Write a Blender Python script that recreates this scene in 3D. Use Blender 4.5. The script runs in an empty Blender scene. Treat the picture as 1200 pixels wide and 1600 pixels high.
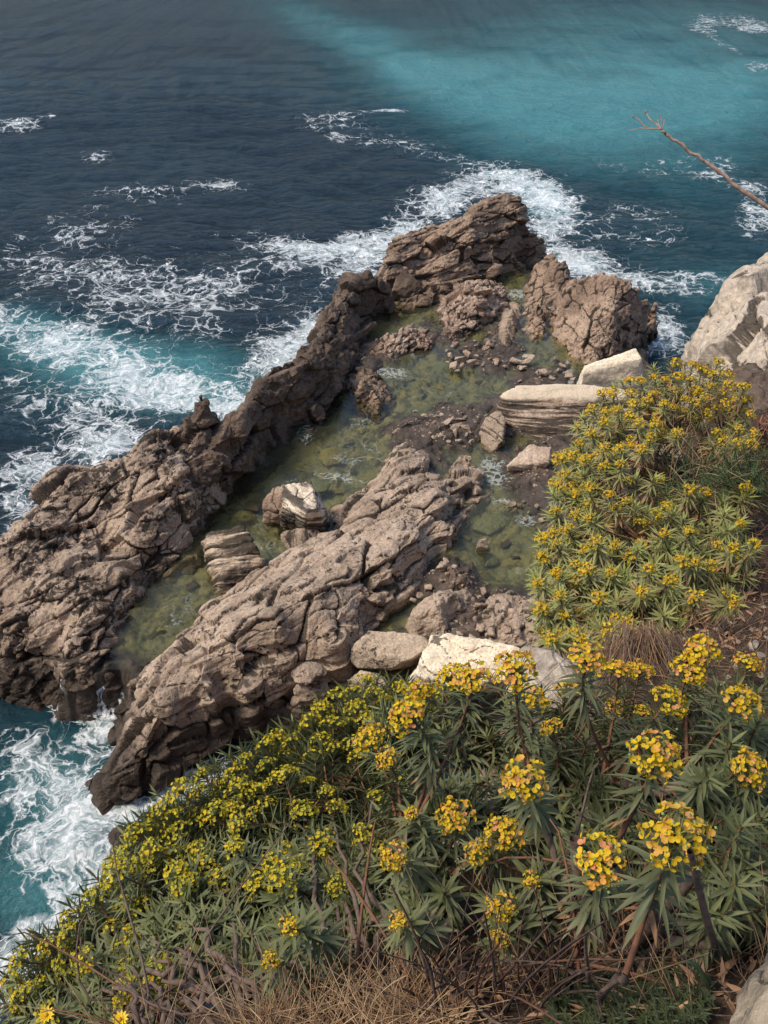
import bpy, bmesh, math, random
import numpy as np
from mathutils import Vector, Matrix

rng = np.random.default_rng(7)
random.seed(7)
scene = bpy.context.scene
C = scene.collection

# ------------------------------------------------------------------ camera
EYE = np.array([0.0, 0.0, 18.0])
PITCH = math.radians(37.0)
FPX = 800.0 / math.tan(math.radians(29.0))
cp, sp = math.cos(PITCH), math.sin(PITCH)

def ray(u, v):
    a = (u - 600.0) / FPX
    b = (v - 800.0) / FPX
    return np.array([a, cp - b * sp, -sp - b * cp])

def P(u, v, z):                      # point of the photo lying at height z
    d = ray(u, v)
    return EYE + d * ((z - EYE[2]) / d[2])

def D(u, v, depth):                  # point of the photo at a given depth
    return EYE + ray(u, v) * depth

def project(X, Y, Z):
    X = X - EYE[0]; Y = Y - EYE[1]; Z = Z - EYE[2]
    f = Y * cp - Z * sp
    up = Y * sp + Z * cp
    f = np.where(f < 0.05, 0.05, f)
    return 600.0 + X / f * FPX, 800.0 - up / f * FPX

def smooth(a, b, x):
    t = np.clip((x - a) / (b - a), 0, 1)
    return t * t * (3 - 2 * t)

# ------------------------------------------------------------------ noise
def _h(ix, iy, iz, s):
    h = (ix.astype(np.int64) * 374761393 + iy.astype(np.int64) * 668265263 + iz.astype(np.int64) * 2147483647 + s * 974711) & 0xffffffff
    h = ((h ^ (h >> 13)) * 1274126177) & 0xffffffff
    h = ((h ^ (h >> 15)) * 2246822519) & 0xffffffff
    h = h ^ (h >> 16)
    return h.astype(np.float64) / 4294967295.0

def noise3(x, y, z, s=0):
    xi, yi, zi = np.floor(x), np.floor(y), np.floor(z)
    xf, yf, zf = x - xi, y - yi, z - zi
    u = xf * xf * xf * (xf * (xf * 6 - 15) + 10)
    v = yf * yf * yf * (yf * (yf * 6 - 15) + 10)
    w = zf * zf * zf * (zf * (zf * 6 - 15) + 10)
    r = 0.0
    for dx in (0, 1):
        for dy in (0, 1):
            for dz in (0, 1):
                a = _h(xi + dx, yi + dy, zi + dz, s) * 6.2831853
                c = _h(xi + dx, yi + dy, zi + dz, s + 77) * 2 - 1
                q = np.sqrt(np.maximum(0, 1 - c * c))
                g = np.cos(a) * q * (xf - dx) + np.sin(a) * q * (yf - dy) + c * (zf - dz)
                r = r + g * (u if dx else 1 - u) * (v if dy else 1 - v) * (w if dz else 1 - w)
    return r * 1.6

def noise2(x, y, s=0):
    xi, yi = np.floor(x), np.floor(y)
    xf, yf = x - xi, y - yi
    u = xf * xf * xf * (xf * (xf * 6 - 15) + 10)
    v = yf * yf * yf * (yf * (yf * 6 - 15) + 10)
    r = 0.0
    z0 = np.zeros_like(xi)
    for dx in (0, 1):
        for dy in (0, 1):
            a = _h(xi + dx, yi + dy, z0, s) * 6.2831853
            g = np.cos(a) * (xf - dx) + np.sin(a) * (yf - dy)
            r = r + g * (u if dx else 1 - u) * (v if dy else 1 - v)
    return r * 1.5

def fbm2(x, y, o=4, s=0, g=0.5):
    r, a, f = 0.0, 1.0, 1.0
    for i in range(o):
        r = r + a * noise2(x * f, y * f, s + i * 13); a *= g; f *= 2.03
    return r

def fbm3(x, y, z, o=4, s=0, g=0.5):
    r, a, f = 0.0, 1.0, 1.0
    for i in range(o):
        r = r + a * noise3(x * f, y * f, z * f, s + i * 13); a *= g; f *= 2.03
    return r

def voro2(x, y, s=0, jit=0.85):
    """distance gap to the nearest cell border, and per-cell randoms and offsets"""
    xi, yi = np.floor(x), np.floor(y)
    f1 = np.full(x.shape, 1e9); f2 = np.full(x.shape, 1e9)
    r1 = np.zeros(x.shape); r2 = np.zeros(x.shape); r3 = np.zeros(x.shape)
    ox = np.zeros(x.shape); oy = np.zeros(x.shape)
    z0 = np.zeros_like(xi)
    for dx in (-1, 0, 1):
        for dy in (-1, 0, 1):
            cx, cy = xi + dx, yi + dy
            px = cx + 0.5 + (_h(cx, cy, z0, s) - 0.5) * jit
            py = cy + 0.5 + (_h(cx, cy, z0, s + 5) - 0.5) * jit
            d = np.hypot(px - x, py - y)
            near = d < f1
            f2 = np.where(near, f1, np.minimum(f2, d))
            f1 = np.where(near, d, f1)
            r1 = np.where(near, _h(cx, cy, z0, s + 11), r1)
            r2 = np.where(near, _h(cx, cy, z0, s + 17), r2)
            r3 = np.where(near, _h(cx, cy, z0, s + 23), r3)
            ox = np.where(near, x - px, ox); oy = np.where(near, y - py, oy)
    return f2 - f1, r1, r2, r3, ox, oy

def voro3(x, y, z, s=0, jit=0.8):
    xi, yi, zi = np.floor(x), np.floor(y), np.floor(z)
    f1 = np.full(x.shape, 1e9); f2 = np.full(x.shape, 1e9)
    r1 = np.zeros(x.shape); idx = [np.zeros(x.shape) for _ in range(3)]
    off = [np.zeros(x.shape) for _ in range(3)]
    for dx in (-1, 0, 1):
        for dy in (-1, 0, 1):
            for dz in (-1, 0, 1):
                cx, cy, cz = xi + dx, yi + dy, zi + dz
                ax = cx + 0.5 + (_h(cx, cy, cz, s) - 0.5) * jit - x
                ay = cy + 0.5 + (_h(cx, cy, cz, s + 5) - 0.5) * jit - y
                az = cz + 0.5 + (_h(cx, cy, cz, s + 9) - 0.5) * jit - z
                d = np.sqrt(ax * ax + ay * ay + az * az)
                near = d < f1
                f2 = np.where(near, f1, np.minimum(f2, d)); f1 = np.where(near, d, f1)
                for k, (c_, a_) in enumerate(((cx, ax), (cy, ay), (cz, az))):
                    idx[k] = np.where(near, c_, idx[k]); off[k] = np.where(near, -a_, off[k])
    r = [_h(idx[0], idx[1], idx[2], s + 31 + 7 * k) for k in range(4)]
    return f2 - f1, r, off

# ------------------------------------------------------------------ meshes
def mk(name, V, F, mats, midx=None, smooth_=True, attrs=None, parent=None):
    """F: list of integer arrays (n,k)"""
    V = np.asarray(V, np.float64)
    me = bpy.data.meshes.new(name)
    F = [np.asarray(f, np.int64) for f in F if len(f)]
    me.vertices.add(len(V)); me.vertices.foreach_set('co', V.astype(np.float32).ravel())
    loops = np.concatenate([f.ravel() for f in F])
    starts = []; o = 0
    for f in F:
        n, k = f.shape
        starts.append(o + np.arange(n) * k); o += n * k
    starts = np.concatenate(starts)
    me.loops.add(len(loops)); me.loops.foreach_set('vertex_index', loops.astype(np.int32))
    me.polygons.add(len(starts)); me.polygons.foreach_set('loop_start', starts.astype(np.int32))
    if midx is not None:
        me.polygons.foreach_set('material_index', np.asarray(midx, np.int32))
    me.polygons.foreach_set('use_smooth', np.full(len(starts), bool(smooth_)))
    me.update(calc_edges=True)
    for m in (mats if isinstance(mats, (list, tuple)) else [mats]):
        me.materials.append(m)
    for k, a in (attrs or {}).items():
        at = me.attributes.new(k, 'FLOAT', 'POINT')
        at.data.foreach_set('value', np.asarray(a, np.float32))
    ob = bpy.data.objects.new(name, me)
    C.objects.link(ob)
    if parent is not None:
        ob.parent = parent
    return ob

def tag(o, label=None, cat=None, group=None, kind=None):
    if label: o['label'] = label
    if cat: o['category'] = cat
    if group: o['group'] = group
    if kind: o['kind'] = kind
    return o

def empty(name, loc, label=None, cat=None, group=None):
    o = bpy.data.objects.new(name, None); C.objects.link(o)
    o.location = loc; o.empty_display_size = 0.1
    return tag(o, label, cat, group)

# ------------------------------------------------------------------ node helper
class NB:
    def __init__(self, name):
        self.m = bpy.data.materials.new(name); self.m.use_nodes = True
        self.t = self.m.node_tree; self.t.nodes.clear()
        self.out = self.t.nodes.new('ShaderNodeOutputMaterial')
    def set(self, sock, v):
        if v is None: return
        if isinstance(v, bpy.types.NodeSocket): self.t.links.new(v, sock)
        elif isinstance(v, (tuple, list)):
            v = tuple(v)
            if len(v) == 3 and sock.type == 'RGBA': v = v + (1.0,)
            sock.default_value = v
        else: sock.default_value = v
    def n(self, typ, props=None, ins=None, out=0):
        nd = self.t.nodes.new(typ)
        for k, v in (props or {}).items(): setattr(nd, k, v)
        for k, v in (ins or {}).items(): self.set(nd.inputs[k], v)
        return nd.outputs[out] if out is not None else nd
    def math(self, op, a, b=None, c=None, clamp=False):
        nd = self.t.nodes.new('ShaderNodeMath'); nd.operation = op; nd.use_clamp = clamp
        self.set(nd.inputs[0], a); self.set(nd.inputs[1], b)
        if c is not None: self.set(nd.inputs[2], c)
        return nd.outputs[0]
    def vmath(self, op, a, b=None, out=0):
        nd = self.t.nodes.new('ShaderNodeVectorMath'); nd.operation = op
        self.set(nd.inputs[0], a)
        if b is not None: self.set(nd.inputs[1], b)
        return nd.outputs[out]
    def scale(self, a, k):
        nd = self.t.nodes.new('ShaderNodeVectorMath'); nd.operation = 'SCALE'
        self.set(nd.inputs[0], a); self.set(nd.inputs[3], k); return nd.outputs[0]
    def mix(self, f, a, b):
        nd = self.t.nodes.new('ShaderNodeMix'); nd.data_type = 'RGBA'
        self.set(nd.inputs[0], f); self.set(nd.inputs[6], a); self.set(nd.inputs[7], b)
        return nd.outputs[2]
    def mixf(self, f, a, b):
        nd = self.t.nodes.new('ShaderNodeMix'); nd.data_type = 'FLOAT'
        self.set(nd.inputs[0], f); self.set(nd.inputs[2], a); self.set(nd.inputs[3], b)
        return nd.outputs[0]
    def mr(self, v, a, b, c=0.0, d=1.0, kind='SMOOTHSTEP'):
        nd = self.t.nodes.new('ShaderNodeMapRange'); nd.interpolation_type = kind
        self.set(nd.inputs[0], v); self.set(nd.inputs[1], a); self.set(nd.inputs[2], b)
        self.set(nd.inputs[3], c); self.set(nd.inputs[4], d); return nd.outputs[0]
    def noise(self, vec, scale, detail=4.0, rough=0.55, dist=0.0, col=False):
        nd = self.t.nodes.new('ShaderNodeTexNoise')
        if vec is not None: self.set(nd.inputs['Vector'], vec)
        self.set(nd.inputs['Scale'], scale); self.set(nd.inputs['Detail'], detail)
        self.set(nd.inputs['Roughness'], rough); self.set(nd.inputs['Distortion'], dist)
        return nd.outputs[1 if col else 0]
    def voro(self, vec, scale, feature='DISTANCE_TO_EDGE', out=0, rnd=1.0):
        nd = self.t.nodes.new('ShaderNodeTexVoronoi'); nd.feature = feature
        if vec is not None: self.set(nd.inputs['Vector'], vec)
        self.set(nd.inputs['Scale'], scale); self.set(nd.inputs['Randomness'], rnd)
        return nd.outputs[out]
    def coord(self): return self.n('ShaderNodeTexCoord', out=3)
    def attr(self, name): return self.n('ShaderNodeAttribute', {'attribute_name': name}, out=2)
    def sep(self, v):
        nd = self.t.nodes.new('ShaderNodeSeparateXYZ'); self.set(nd.inputs[0], v); return nd.outputs
    def comb(self, x, y, z):
        nd = self.t.nodes.new('ShaderNodeCombineXYZ')
        self.set(nd.inputs[0], x); self.set(nd.inputs[1], y); self.set(nd.inputs[2], z); return nd.outputs[0]
    def bump(self, h, strength=0.5, dist=0.05, normal=None):
        nd = self.t.nodes.new('ShaderNodeBump')
        self.set(nd.inputs['Height'], h); self.set(nd.inputs['Strength'], strength); self.set(nd.inputs['Distance'], dist)
        if normal is not None: self.set(nd.inputs['Normal'], normal)
        return nd.outputs[0]
    def bsdf(self, col, rough=0.8, normal=None, spec=0.3, **kw):
        ins = {'Base Color': col, 'Roughness': rough, 'Specular IOR Level': spec}
        ins.update({k.replace('_', ' '): v for k, v in kw.items()})
        if normal is not None: ins['Normal'] = normal
        return self.n('ShaderNodeBsdfPrincipled', None, ins)
    def done(self, sh):
        self.t.links.new(sh, self.out.inputs['Surface']); return self.m

# ------------------------------------------------------------------ materials: rock
def rock_mat(name, c1, c2, lichen=0.5, wet=1.5, wet_soft=0.5, patch=6.0, strata=None, dark=(0.030, 0.024, 0.019), wetcol=(0.050, 0.034, 0.024), algae=None, bump=0.6, stain=0.35, speck=0.4, cap=None):
    b = NB(name)
    co = b.n('ShaderNodeNewGeometry', out=0); x, y, z = b.sep(co)
    nbig = b.noise(co, 0.55, 3, 0.5)
    nmid = b.noise(co, 2.3, 6, 0.62, 0.4)
    nfin = b.noise(co, 15.0, 5, 0.65)
    col = b.mix(b.mr(b.math('ADD', nbig, b.math('MULTIPLY', b.math('SUBTRACT', nmid, 0.5), 0.7)), 0.38, 0.62), c1, c2)
    # broad grey-brown weathering
    col = b.mix(b.math('MULTIPLY', b.mr(b.noise(co, 1.1, 5, 0.6, 0.3), 0.5, 0.66), stain), col, tuple(k * 0.50 for k in c2))
    # fine tonal grain
    col = b.n('ShaderNodeHueSaturation', None, {'Value': b.mr(nfin, 0.3, 0.7, 0.72, 1.28), 'Color': col})
    # black lichen crust in patches with ragged edges
    reg = b.mr(b.noise(co, 0.8, 2, 0.5), 0.35, 0.68, 0.06, -0.09)
    ln = b.math('ADD', b.noise(co, patch, 8, 0.72, 0.3), reg)
    thr = 0.66 - 0.20 * lichen
    lm = b.mr(ln, thr + 0.05, thr + 0.10, 0.0, 1.0)
    lm = b.math('SUBTRACT', 1.0, b.mr(ln, thr - 0.09, thr - 0.045, 0.0, 1.0)) if False else lm
    lm2 = b.mr(b.noise(co, patch * 4.2, 5, 0.7), 0.60, 0.66, 0.0, speck)
    jn = b.attr('joint')
    jm = b.math('MULTIPLY', b.mr(b.math('ADD', jn, b.math('MULTIPLY', b.math('SUBTRACT', b.noise(co, 3.0, 5, .7), .5), 1.1)), .34, .66), .9)
    lall = b.math('MAXIMUM', b.math('MAXIMUM', lm, lm2), jm)
    col = b.mix(b.math('MULTIPLY', lall, 0.9), col, dark)
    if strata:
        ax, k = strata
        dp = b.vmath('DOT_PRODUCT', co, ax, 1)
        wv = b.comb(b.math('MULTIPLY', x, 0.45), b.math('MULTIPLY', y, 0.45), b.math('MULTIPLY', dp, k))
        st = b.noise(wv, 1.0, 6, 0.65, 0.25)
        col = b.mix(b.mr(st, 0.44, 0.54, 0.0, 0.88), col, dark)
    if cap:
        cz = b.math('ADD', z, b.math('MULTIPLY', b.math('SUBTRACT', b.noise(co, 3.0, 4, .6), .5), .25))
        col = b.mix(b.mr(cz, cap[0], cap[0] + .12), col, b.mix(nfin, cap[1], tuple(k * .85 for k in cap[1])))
    # sea-washed zone: brown-black film up to an uneven level
    zz = b.math('ADD', z, b.math('MULTIPLY', b.math('SUBTRACT', nmid, 0.5), 1.1 * wet_soft + 0.2))
    zz = b.math('ADD', zz, b.math('MULTIPLY', b.math('SUBTRACT', nbig, 0.5), 1.2 * wet_soft))
    wm = b.mr(zz, wet - wet_soft, wet + wet_soft * 0.5, 1.0, 0.0)
    wc = b.mix(b.mr(nmid, 0.35, 0.65), wetcol, tuple(k * 0.5 for k in wetcol))
    col = b.mix(b.math('MULTIPLY', wm, 0.92), col, wc)
    if algae:
        am = b.math('MULTIPLY', b.mr(zz, 1.05, 1.22, 1.0, 0.0), b.attr('pool'))
        ac = b.mix(b.mr(b.noise(co, 1.6, 6, 0.6, 0.5), 0.4, 0.62), algae[0], algae[1])
        ac = b.mix(b.mr(b.noise(co, 3.2, 7, 0.72), 0.50, 0.60, 0.0, 0.8), ac, algae[2])
        col = b.mix(am, col, ac)
    rough = b.mixf(wm, 0.9, 0.45)
    hgt = b.math('ADD', b.math('MULTIPLY', b.noise(co, 9.0, 9, 0.68), 1.0), b.math('MULTIPLY', b.mr(b.voro(b.vmath('ADD', co, b.scale(b.noise(co, 5.0, 3, 0.6, 0.0, True), 0.25)), 4.5), 0.0, 0.09), 0.20))
    hgt = b.math('ADD', hgt, b.math('MULTIPLY', b.noise(co, 40.0, 4, 0.6), 0.25))
    if strata: hgt = b.math('ADD', hgt, b.math('MULTIPLY', st, -0.9))
    nrm = b.bump(hgt, bump, 0.09)
    return b.done(b.bsdf(col, rough, nrm, 0.25))

TAN1, TAN2 = (0.45, 0.334, 0.240), (0.325, 0.234, 0.165)
M_pink = rock_mat('pink_limestone', TAN1, TAN2, lichen=0.62, wet=1.25, wet_soft=0.45)
M_pink_left = rock_mat('pink_limestone_black_lichen', TAN1, TAN2, lichen=1.0, wet=1.25, wet_soft=0.55, patch=4.6, speck=0.8)
M_shelf = rock_mat('pale_pink_limestone', (0.49, 0.368, 0.268), (0.355, 0.262, 0.188), lichen=0.62, wet=1.15, wet_soft=0.42, patch=7.0, speck=.6)
M_dark = rock_mat('sea_washed_dark_limestone', (0.190, 0.132, 0.094), (0.115, 0.080, 0.058), lichen=0.55, wet=1.45, wet_soft=0.5, wetcol=(0.082, 0.056, 0.040), stain=0.5)
M_crag = rock_mat('brown_limestone', (0.37, 0.258, 0.176), (0.23, 0.156, 0.106), lichen=0.60, wet=1.3, wet_soft=0.7, patch=5.0)
M_outcrop = rock_mat('scaly_brown_limestone', (0.43, 0.305, 0.215), (0.29, 0.197, 0.138), lichen=0.58, wet=1.0, wet_soft=0.5, patch=7.0, wetcol=(0.05, 0.033, 0.024))
M_rubble = rock_mat('broken_limestone', (0.50, 0.37, 0.27), (0.30, 0.20, 0.145), lichen=0.62, wet=1.32, wet_soft=0.25, patch=5.0)
M_white = rock_mat('fresh_white_limestone', (0.84, 0.71, 0.53), (0.79, 0.65, 0.47), lichen=0.12, wet=0.9, wet_soft=0.3, stain=0.12, bump=0.35, speck=0.12)
M_whitecr = rock_mat('pale_limestone_bare', (0.55, 0.45, 0.345), (0.42, 0.335, 0.25), lichen=0.38, wet=-3, wet_soft=0.3, stain=0.45, bump=0.6, speck=0.25)
M_mott = rock_mat('mottled_pale_limestone', (0.55, 0.44, 0.32), (0.46, 0.35, 0.25), lichen=0.66, wet=1.0, wet_soft=0.3, patch=6.5)
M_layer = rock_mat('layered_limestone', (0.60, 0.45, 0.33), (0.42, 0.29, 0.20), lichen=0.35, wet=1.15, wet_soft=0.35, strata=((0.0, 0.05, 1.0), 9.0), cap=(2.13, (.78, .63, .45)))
M_flat = rock_mat('pale_wedge_limestone', (0.60, 0.46, 0.34), (0.48, 0.35, 0.25), lichen=0.3, wet=1.1, wet_soft=0.3, stain=.2)
M_layer2 = rock_mat('banded_limestone', (0.60, 0.47, 0.34), (0.44, 0.32, 0.22), lichen=0.45, wet=1.1, wet_soft=0.3, strata=((-0.1, 0.8, 0.6), 5.0))
M_boulder = rock_mat('cream_limestone', (0.76, 0.63, 0.48), (0.62, 0.48, 0.34), lichen=0.35, wet=1.15, wet_soft=0.35, strata=((0.25, 0.2, 0.95), 4.0))
ALG = ((0.230, 0.198, 0.085), (0.150, 0.148, 0.082), (0.055, 0.050, 0.034))
M_base = rock_mat('tide_shelf_rock', (0.26, 0.18, 0.13), (0.17, 0.115, 0.085), lichen=0.7, wet=1.62, wet_soft=0.28, patch=7.0, algae=ALG, wetcol=(0.082, 0.064, 0.050))
M_cliff = rock_mat('cliff_limestone', (0.34, 0.25, 0.19), (0.2, 0.14, 0.1), lichen=0.7, wet=1.5, wet_soft=0.8)
M_fore = rock_mat('foreground_limestone', (0.56, 0.49, 0.39), (0.36, 0.29, 0.21), lichen=0.25, wet=-3, wet_soft=0.3, patch=14, stain=0.7)
M_greenstone = rock_mat('green_stained_limestone', (0.20, 0.20, 0.11), (0.17, 0.17, 0.09), lichen=0.1, wet=-3, wet_soft=0.3, stain=0.3, speck=0.1)
M_olivestone = rock_mat('yellow_algae_limestone', (0.25, 0.20, 0.055), (0.20, 0.155, 0.04), lichen=0.15, wet=-3, wet_soft=0.3, stain=0.4, speck=0.2)
M_stone = rock_mat('loose_pale_stones', (0.47, 0.355, 0.255), (0.29, 0.205, 0.145), lichen=0.55, wet=1.30, wet_soft=0.18, patch=6.0, speck=.4, stain=.3)
# ------------------------------------------------------------------ rock builders
def pts_of(lst):
    o = []
    for p in lst:
        q = P(p[0], p[1], p[2])
        if len(p) == 6: q = np.array([q[0] + p[3], q[1] + p[4], p[5]])
        o.append(q)
    return np.array(o)

def rbf_fit(p, soft=0.12):
    n = len(p)
    d = np.sqrt((p[:, None, 0] - p[None, :, 0]) ** 2 + (p[:, None, 1] - p[None, :, 1]) ** 2 + soft ** 2)
    A = np.zeros((n + 1, n + 1)); A[:n, :n] = d + np.eye(n) * -0.02; A[:n, n] = 1; A[n, :n] = 1
    w = np.linalg.solve(A, np.append(p[:, 2], 0.0))
    def f(X, Y):
        r = np.full(X.shape, w[n])
        for i in range(n):
            r += w[i] * np.sqrt((X - p[i, 0]) ** 2 + (Y - p[i, 1]) ** 2 + soft ** 2)
        return r
    return f

def poly_sd(X, Y, poly):
    """signed distance, positive inside"""
    best = np.full(X.shape, 1e18); ins = np.zeros(X.shape, bool)
    n = len(poly)
    for i in range(n):
        ax, ay = poly[i][:2]; bx, by = poly[(i + 1) % n][:2]
        ex, ey = bx - ax, by - ay
        t = np.clip(((X - ax) * ex + (Y - ay) * ey) / (ex * ex + ey * ey + 1e-12), 0, 1)
        best = np.minimum(best, (X - ax - t * ex) ** 2 + (Y - ay - t * ey) ** 2)
        c = ((ay > Y) != (by > Y)) & (X < ex * (Y - ay) / (ey if abs(ey) > 1e-9 else 1e-9) + ax)
        ins ^= c
    d = np.sqrt(best)
    return np.where(ins, d, -d)

def blocks(X, Y, strike, levels, seed, warp=0.25):
    """jointed limestone: polygonal blocks of several sizes with tilted tops and open joints"""
    a = math.radians(strike); ca, sa = math.cos(a), math.sin(a)
    wx = fbm2(X * 0.9, Y * 0.9, 3, seed) * warp + fbm2(X * 4, Y * 4, 2, seed + 3) * warp * 0.22
    wy = fbm2(X * 0.9, Y * 0.9, 3, seed + 40) * warp + fbm2(X * 4, Y * 4, 2, seed + 43) * warp * 0.22
    p = (X + wx) * ca + (Y + wy) * sa
    q = -(X + wx) * sa + (Y + wy) * ca
    h = np.zeros(X.shape)
    for k, (la, lc, amp, tilt, cw, cd) in enumerate(levels):
        gap, r1, r2, r3, ox, oy = voro2(p / la, q / lc, seed + 100 * k + 7)
        h += (r1 - 0.5) * 2 * amp + ((r2 - 0.5) * ox * la + (r3 - 0.5) * oy * lc) * tilt
        fade = 0.35 + 0.65 * smooth(-0.25, 0.3, noise2(p / la * 0.6 + 31, q / lc * 0.6, seed + k))
        h -= cd * (1 - smooth(0, cw, gap)) * fade
        h += amp * 0.5 * smooth(0, 0.35, gap)
    return h

def grid_faces(ny, nx, keep):
    i = np.arange(ny * nx).reshape(ny, nx)
    f = np.stack([i[:-1, :-1], i[:-1, 1:], i[1:, 1:], i[1:, :-1]], -1).reshape(-1, 4)
    k = keep.ravel()
    return f[k[f].all(1)]

def compact(V, F):
    used = np.zeros(len(V), bool); used[F.ravel()] = True
    m = np.cumsum(used) - 1
    return V[used], m[F], used

def dense(p, step=0.45, closed=True):
    o = []
    n = len(p)
    for i in range(n if closed else n - 1):
        a, b_ = p[i], p[(i + 1) % n]
        m = max(1, int(np.ceil(np.hypot(*(b_ - a)[:2]) / step)))
        for k in range(m): o.append(a + (b_ - a) * k / m)
    if not closed: o.append(p[-1])
    return np.array(o)

def thin(p, d=0.16):
    o = []
    for q in p:
        if all((q[0] - r[0]) ** 2 + (q[1] - r[1]) ** 2 > d * d for r in o): o.append(q)
    return np.array(o)

def sheet(name, mat, outline, inner, strike=50, levels=(), seed=1, res=0.04, bulge=0.2, skirt=2.5, rough=0.05, rf=3.0,
          warp=0.25, extra=None, damp=0.5, streak=0.0):
    ol = dense(pts_of(outline)); inn = pts_of(inner)
    cr = [[P(*q[:3]) for q in outline[k:k + 2]] for k in range(len(outline) - 1) if len(outline[k]) == 6 and len(outline[k + 1]) == 6]
    cr = [dense(np.array(c), closed=False) for c in cr]
    f = rbf_fit(thin(np.vstack([inn] + cr + [ol])))
    lo = ol[:, :2].min(0) - 0.8; hi = ol[:, :2].max(0) + 0.8
    xs = np.arange(lo[0], hi[0], res); ys = np.arange(lo[1], hi[1], res)
    X, Y = np.meshgrid(xs, ys)
    # an uneven outline
    X2 = X + fbm2(X * 1.3, Y * 1.3, 4, seed + 200) * 0.22; Y2 = Y + fbm2(X * 1.3, Y * 1.3, 4, seed + 240) * 0.22
    sd = poly_sd(X2, Y2, ol)
    Z = f(X, Y)
    inside = np.maximum(sd, 0)
    Z += bulge * (1 - np.exp(-inside / 0.3)) - skirt * np.maximum(-sd, 0)
    fade = damp + (1 - damp) * smooth(0, 0.5, sd)
    B = blocks(X, Y, strike, levels, seed, warp) * fade
    Z += B
    if streak:
        a = math.radians(strike); p = X * math.cos(a) + Y * math.sin(a); q = -X * math.sin(a) + Y * math.cos(a)
        Z += streak * fbm2(p * 0.5, q * 3.2 + fbm2(X, Y, 2, 3) * 0.6, 4, seed + 60) * fade
    Z += fbm2(X * 0.8, Y * 0.8, 3, seed + 300) * 0.12 * fade
    if extra is not None: Z += extra(X, Y, sd)
    gy, gx = np.gradient(Z, res)
    nl = np.sqrt(gx * gx + gy * gy + 1)
    nx, ny, nz = -gx / nl, -gy / nl, 1 / nl
    n = fbm3(X * rf * 1.6, Y * rf * 1.6, Z * rf * 1.6, 4, seed + 400, 0.6) * rough * 0.55
    n += (np.abs(noise3(X * 1.7, Y * 1.7, Z * 2.6, seed + 450)) - 0.25) * rough * 1.2
    V = np.stack([X + nx * n, Y + ny * n, Z + nz * n], -1).reshape(-1, 3)
    keep = (sd > -0.55)
    F = grid_faces(*X.shape, keep)
    V, F, _ = compact(V, F)
    pool_a = smooth(.35, .9, sd).ravel()
    return mk(name, V, [F], mat, attrs={'pool': pool_a[_]})

def remesh(V, F, vox):
    tmp = bpy.data.meshes.new('t'); tmp.from_pydata([tuple(v) for v in V], [], F); tmp.update()
    to = bpy.data.objects.new('t', tmp); C.objects.link(to)
    md = to.modifiers.new('r', 'REMESH'); md.mode = 'VOXEL'; md.voxel_size = vox
    ev = to.evaluated_get(bpy.context.evaluated_depsgraph_get()); me = ev.to_mesh()
    nv = len(me.vertices)
    V = np.empty(nv * 3, np.float32); me.vertices.foreach_get('co', V); V = V.reshape(-1, 3).astype(np.float64)
    npoly = len(me.polygons); tot = np.empty(npoly, np.int32); st = np.empty(npoly, np.int32); lv = np.empty(len(me.loops), np.int32)
    me.polygons.foreach_get('loop_total', tot); me.polygons.foreach_get('loop_start', st); me.loops.foreach_get('vertex_index', lv)
    q = lv[st[tot == 4][:, None] + np.arange(4)]; t = lv[st[tot == 3][:, None] + np.arange(3)] if (tot == 3).any() else np.zeros((0, 3), int)
    ed = np.empty(len(me.edges) * 2, np.int32); me.edges.foreach_get('vertices', ed); ed = ed.reshape(-1, 2)
    ev.to_mesh_clear(); bpy.data.objects.remove(to); bpy.data.meshes.remove(tmp)
    return V, q, t, ed

def relax(V, ed, n, k=.6):
    deg = np.bincount(ed.ravel(), minlength=len(V))[:, None].clip(1)
    for _ in range(n):
        s = np.stack([np.bincount(ed[:, 0], V[ed[:, 1], c], len(V)) + np.bincount(ed[:, 1], V[ed[:, 0], c], len(V)) for c in range(3)], 1)
        V = V * (1 - k) + k * s / deg
    return V

def vnormals(V, quads):
    fn = np.cross(V[quads[:, 2]] - V[quads[:, 0]], V[quads[:, 3]] - V[quads[:, 1]])
    N = np.stack([sum(np.bincount(quads[:, k], fn[:, c], len(V)) for k in range(4)) for c in range(3)], 1)
    return N / (np.linalg.norm(N, axis=1, keepdims=True) + 1e-12)

def joint_blocks(V, strike, dip, levels, seed, warp=.18):
    """jointed, bedded limestone: polyhedral blocks of several sizes, each set in or out and tilted, with open joints"""
    a, d = math.radians(strike), math.radians(dip)
    e1 = np.array([math.cos(a), math.sin(a), 0]); e2h = np.array([-math.sin(a), math.cos(a), 0])
    bn = e2h * math.sin(d) + np.array([0, 0, math.cos(d)]); e2 = np.cross(bn, e1)
    X, Y, Z = V.T
    W = np.stack([fbm3(X * .8 + 9 * k, Y * .8, Z * .8, 3, seed + 50 + k) for k in range(3)], 1) * warp
    Q = V + W
    p, q, r = Q @ e1, Q @ e2, Q @ bn
    h = np.zeros(len(V)); J = np.zeros(len(V))
    for k, (la, lb, lc, amp, tilt, cw, cd) in enumerate(levels):
        gap, rd, of = voro3(p / la, q / lb, r / lc, seed + 100 * k)
        h += (rd[0] - .5) * 2 * amp + tilt * ((rd[1] - .5) * of[0] * la + (rd[2] - .5) * of[1] * lb)
        fade = .3 + .7 * smooth(-.3, .25, noise3(p / la * .7 + 5, q / lb * .7, r / lc * .7, seed + k))
        g = 1 - smooth(cw * .3, cw, gap)
        h -= cd * g * fade
        if cd > .05: J = np.maximum(J, (1 - smooth(cw * .4, cw * 1.3, gap)) * fade)
    return h, J

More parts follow.
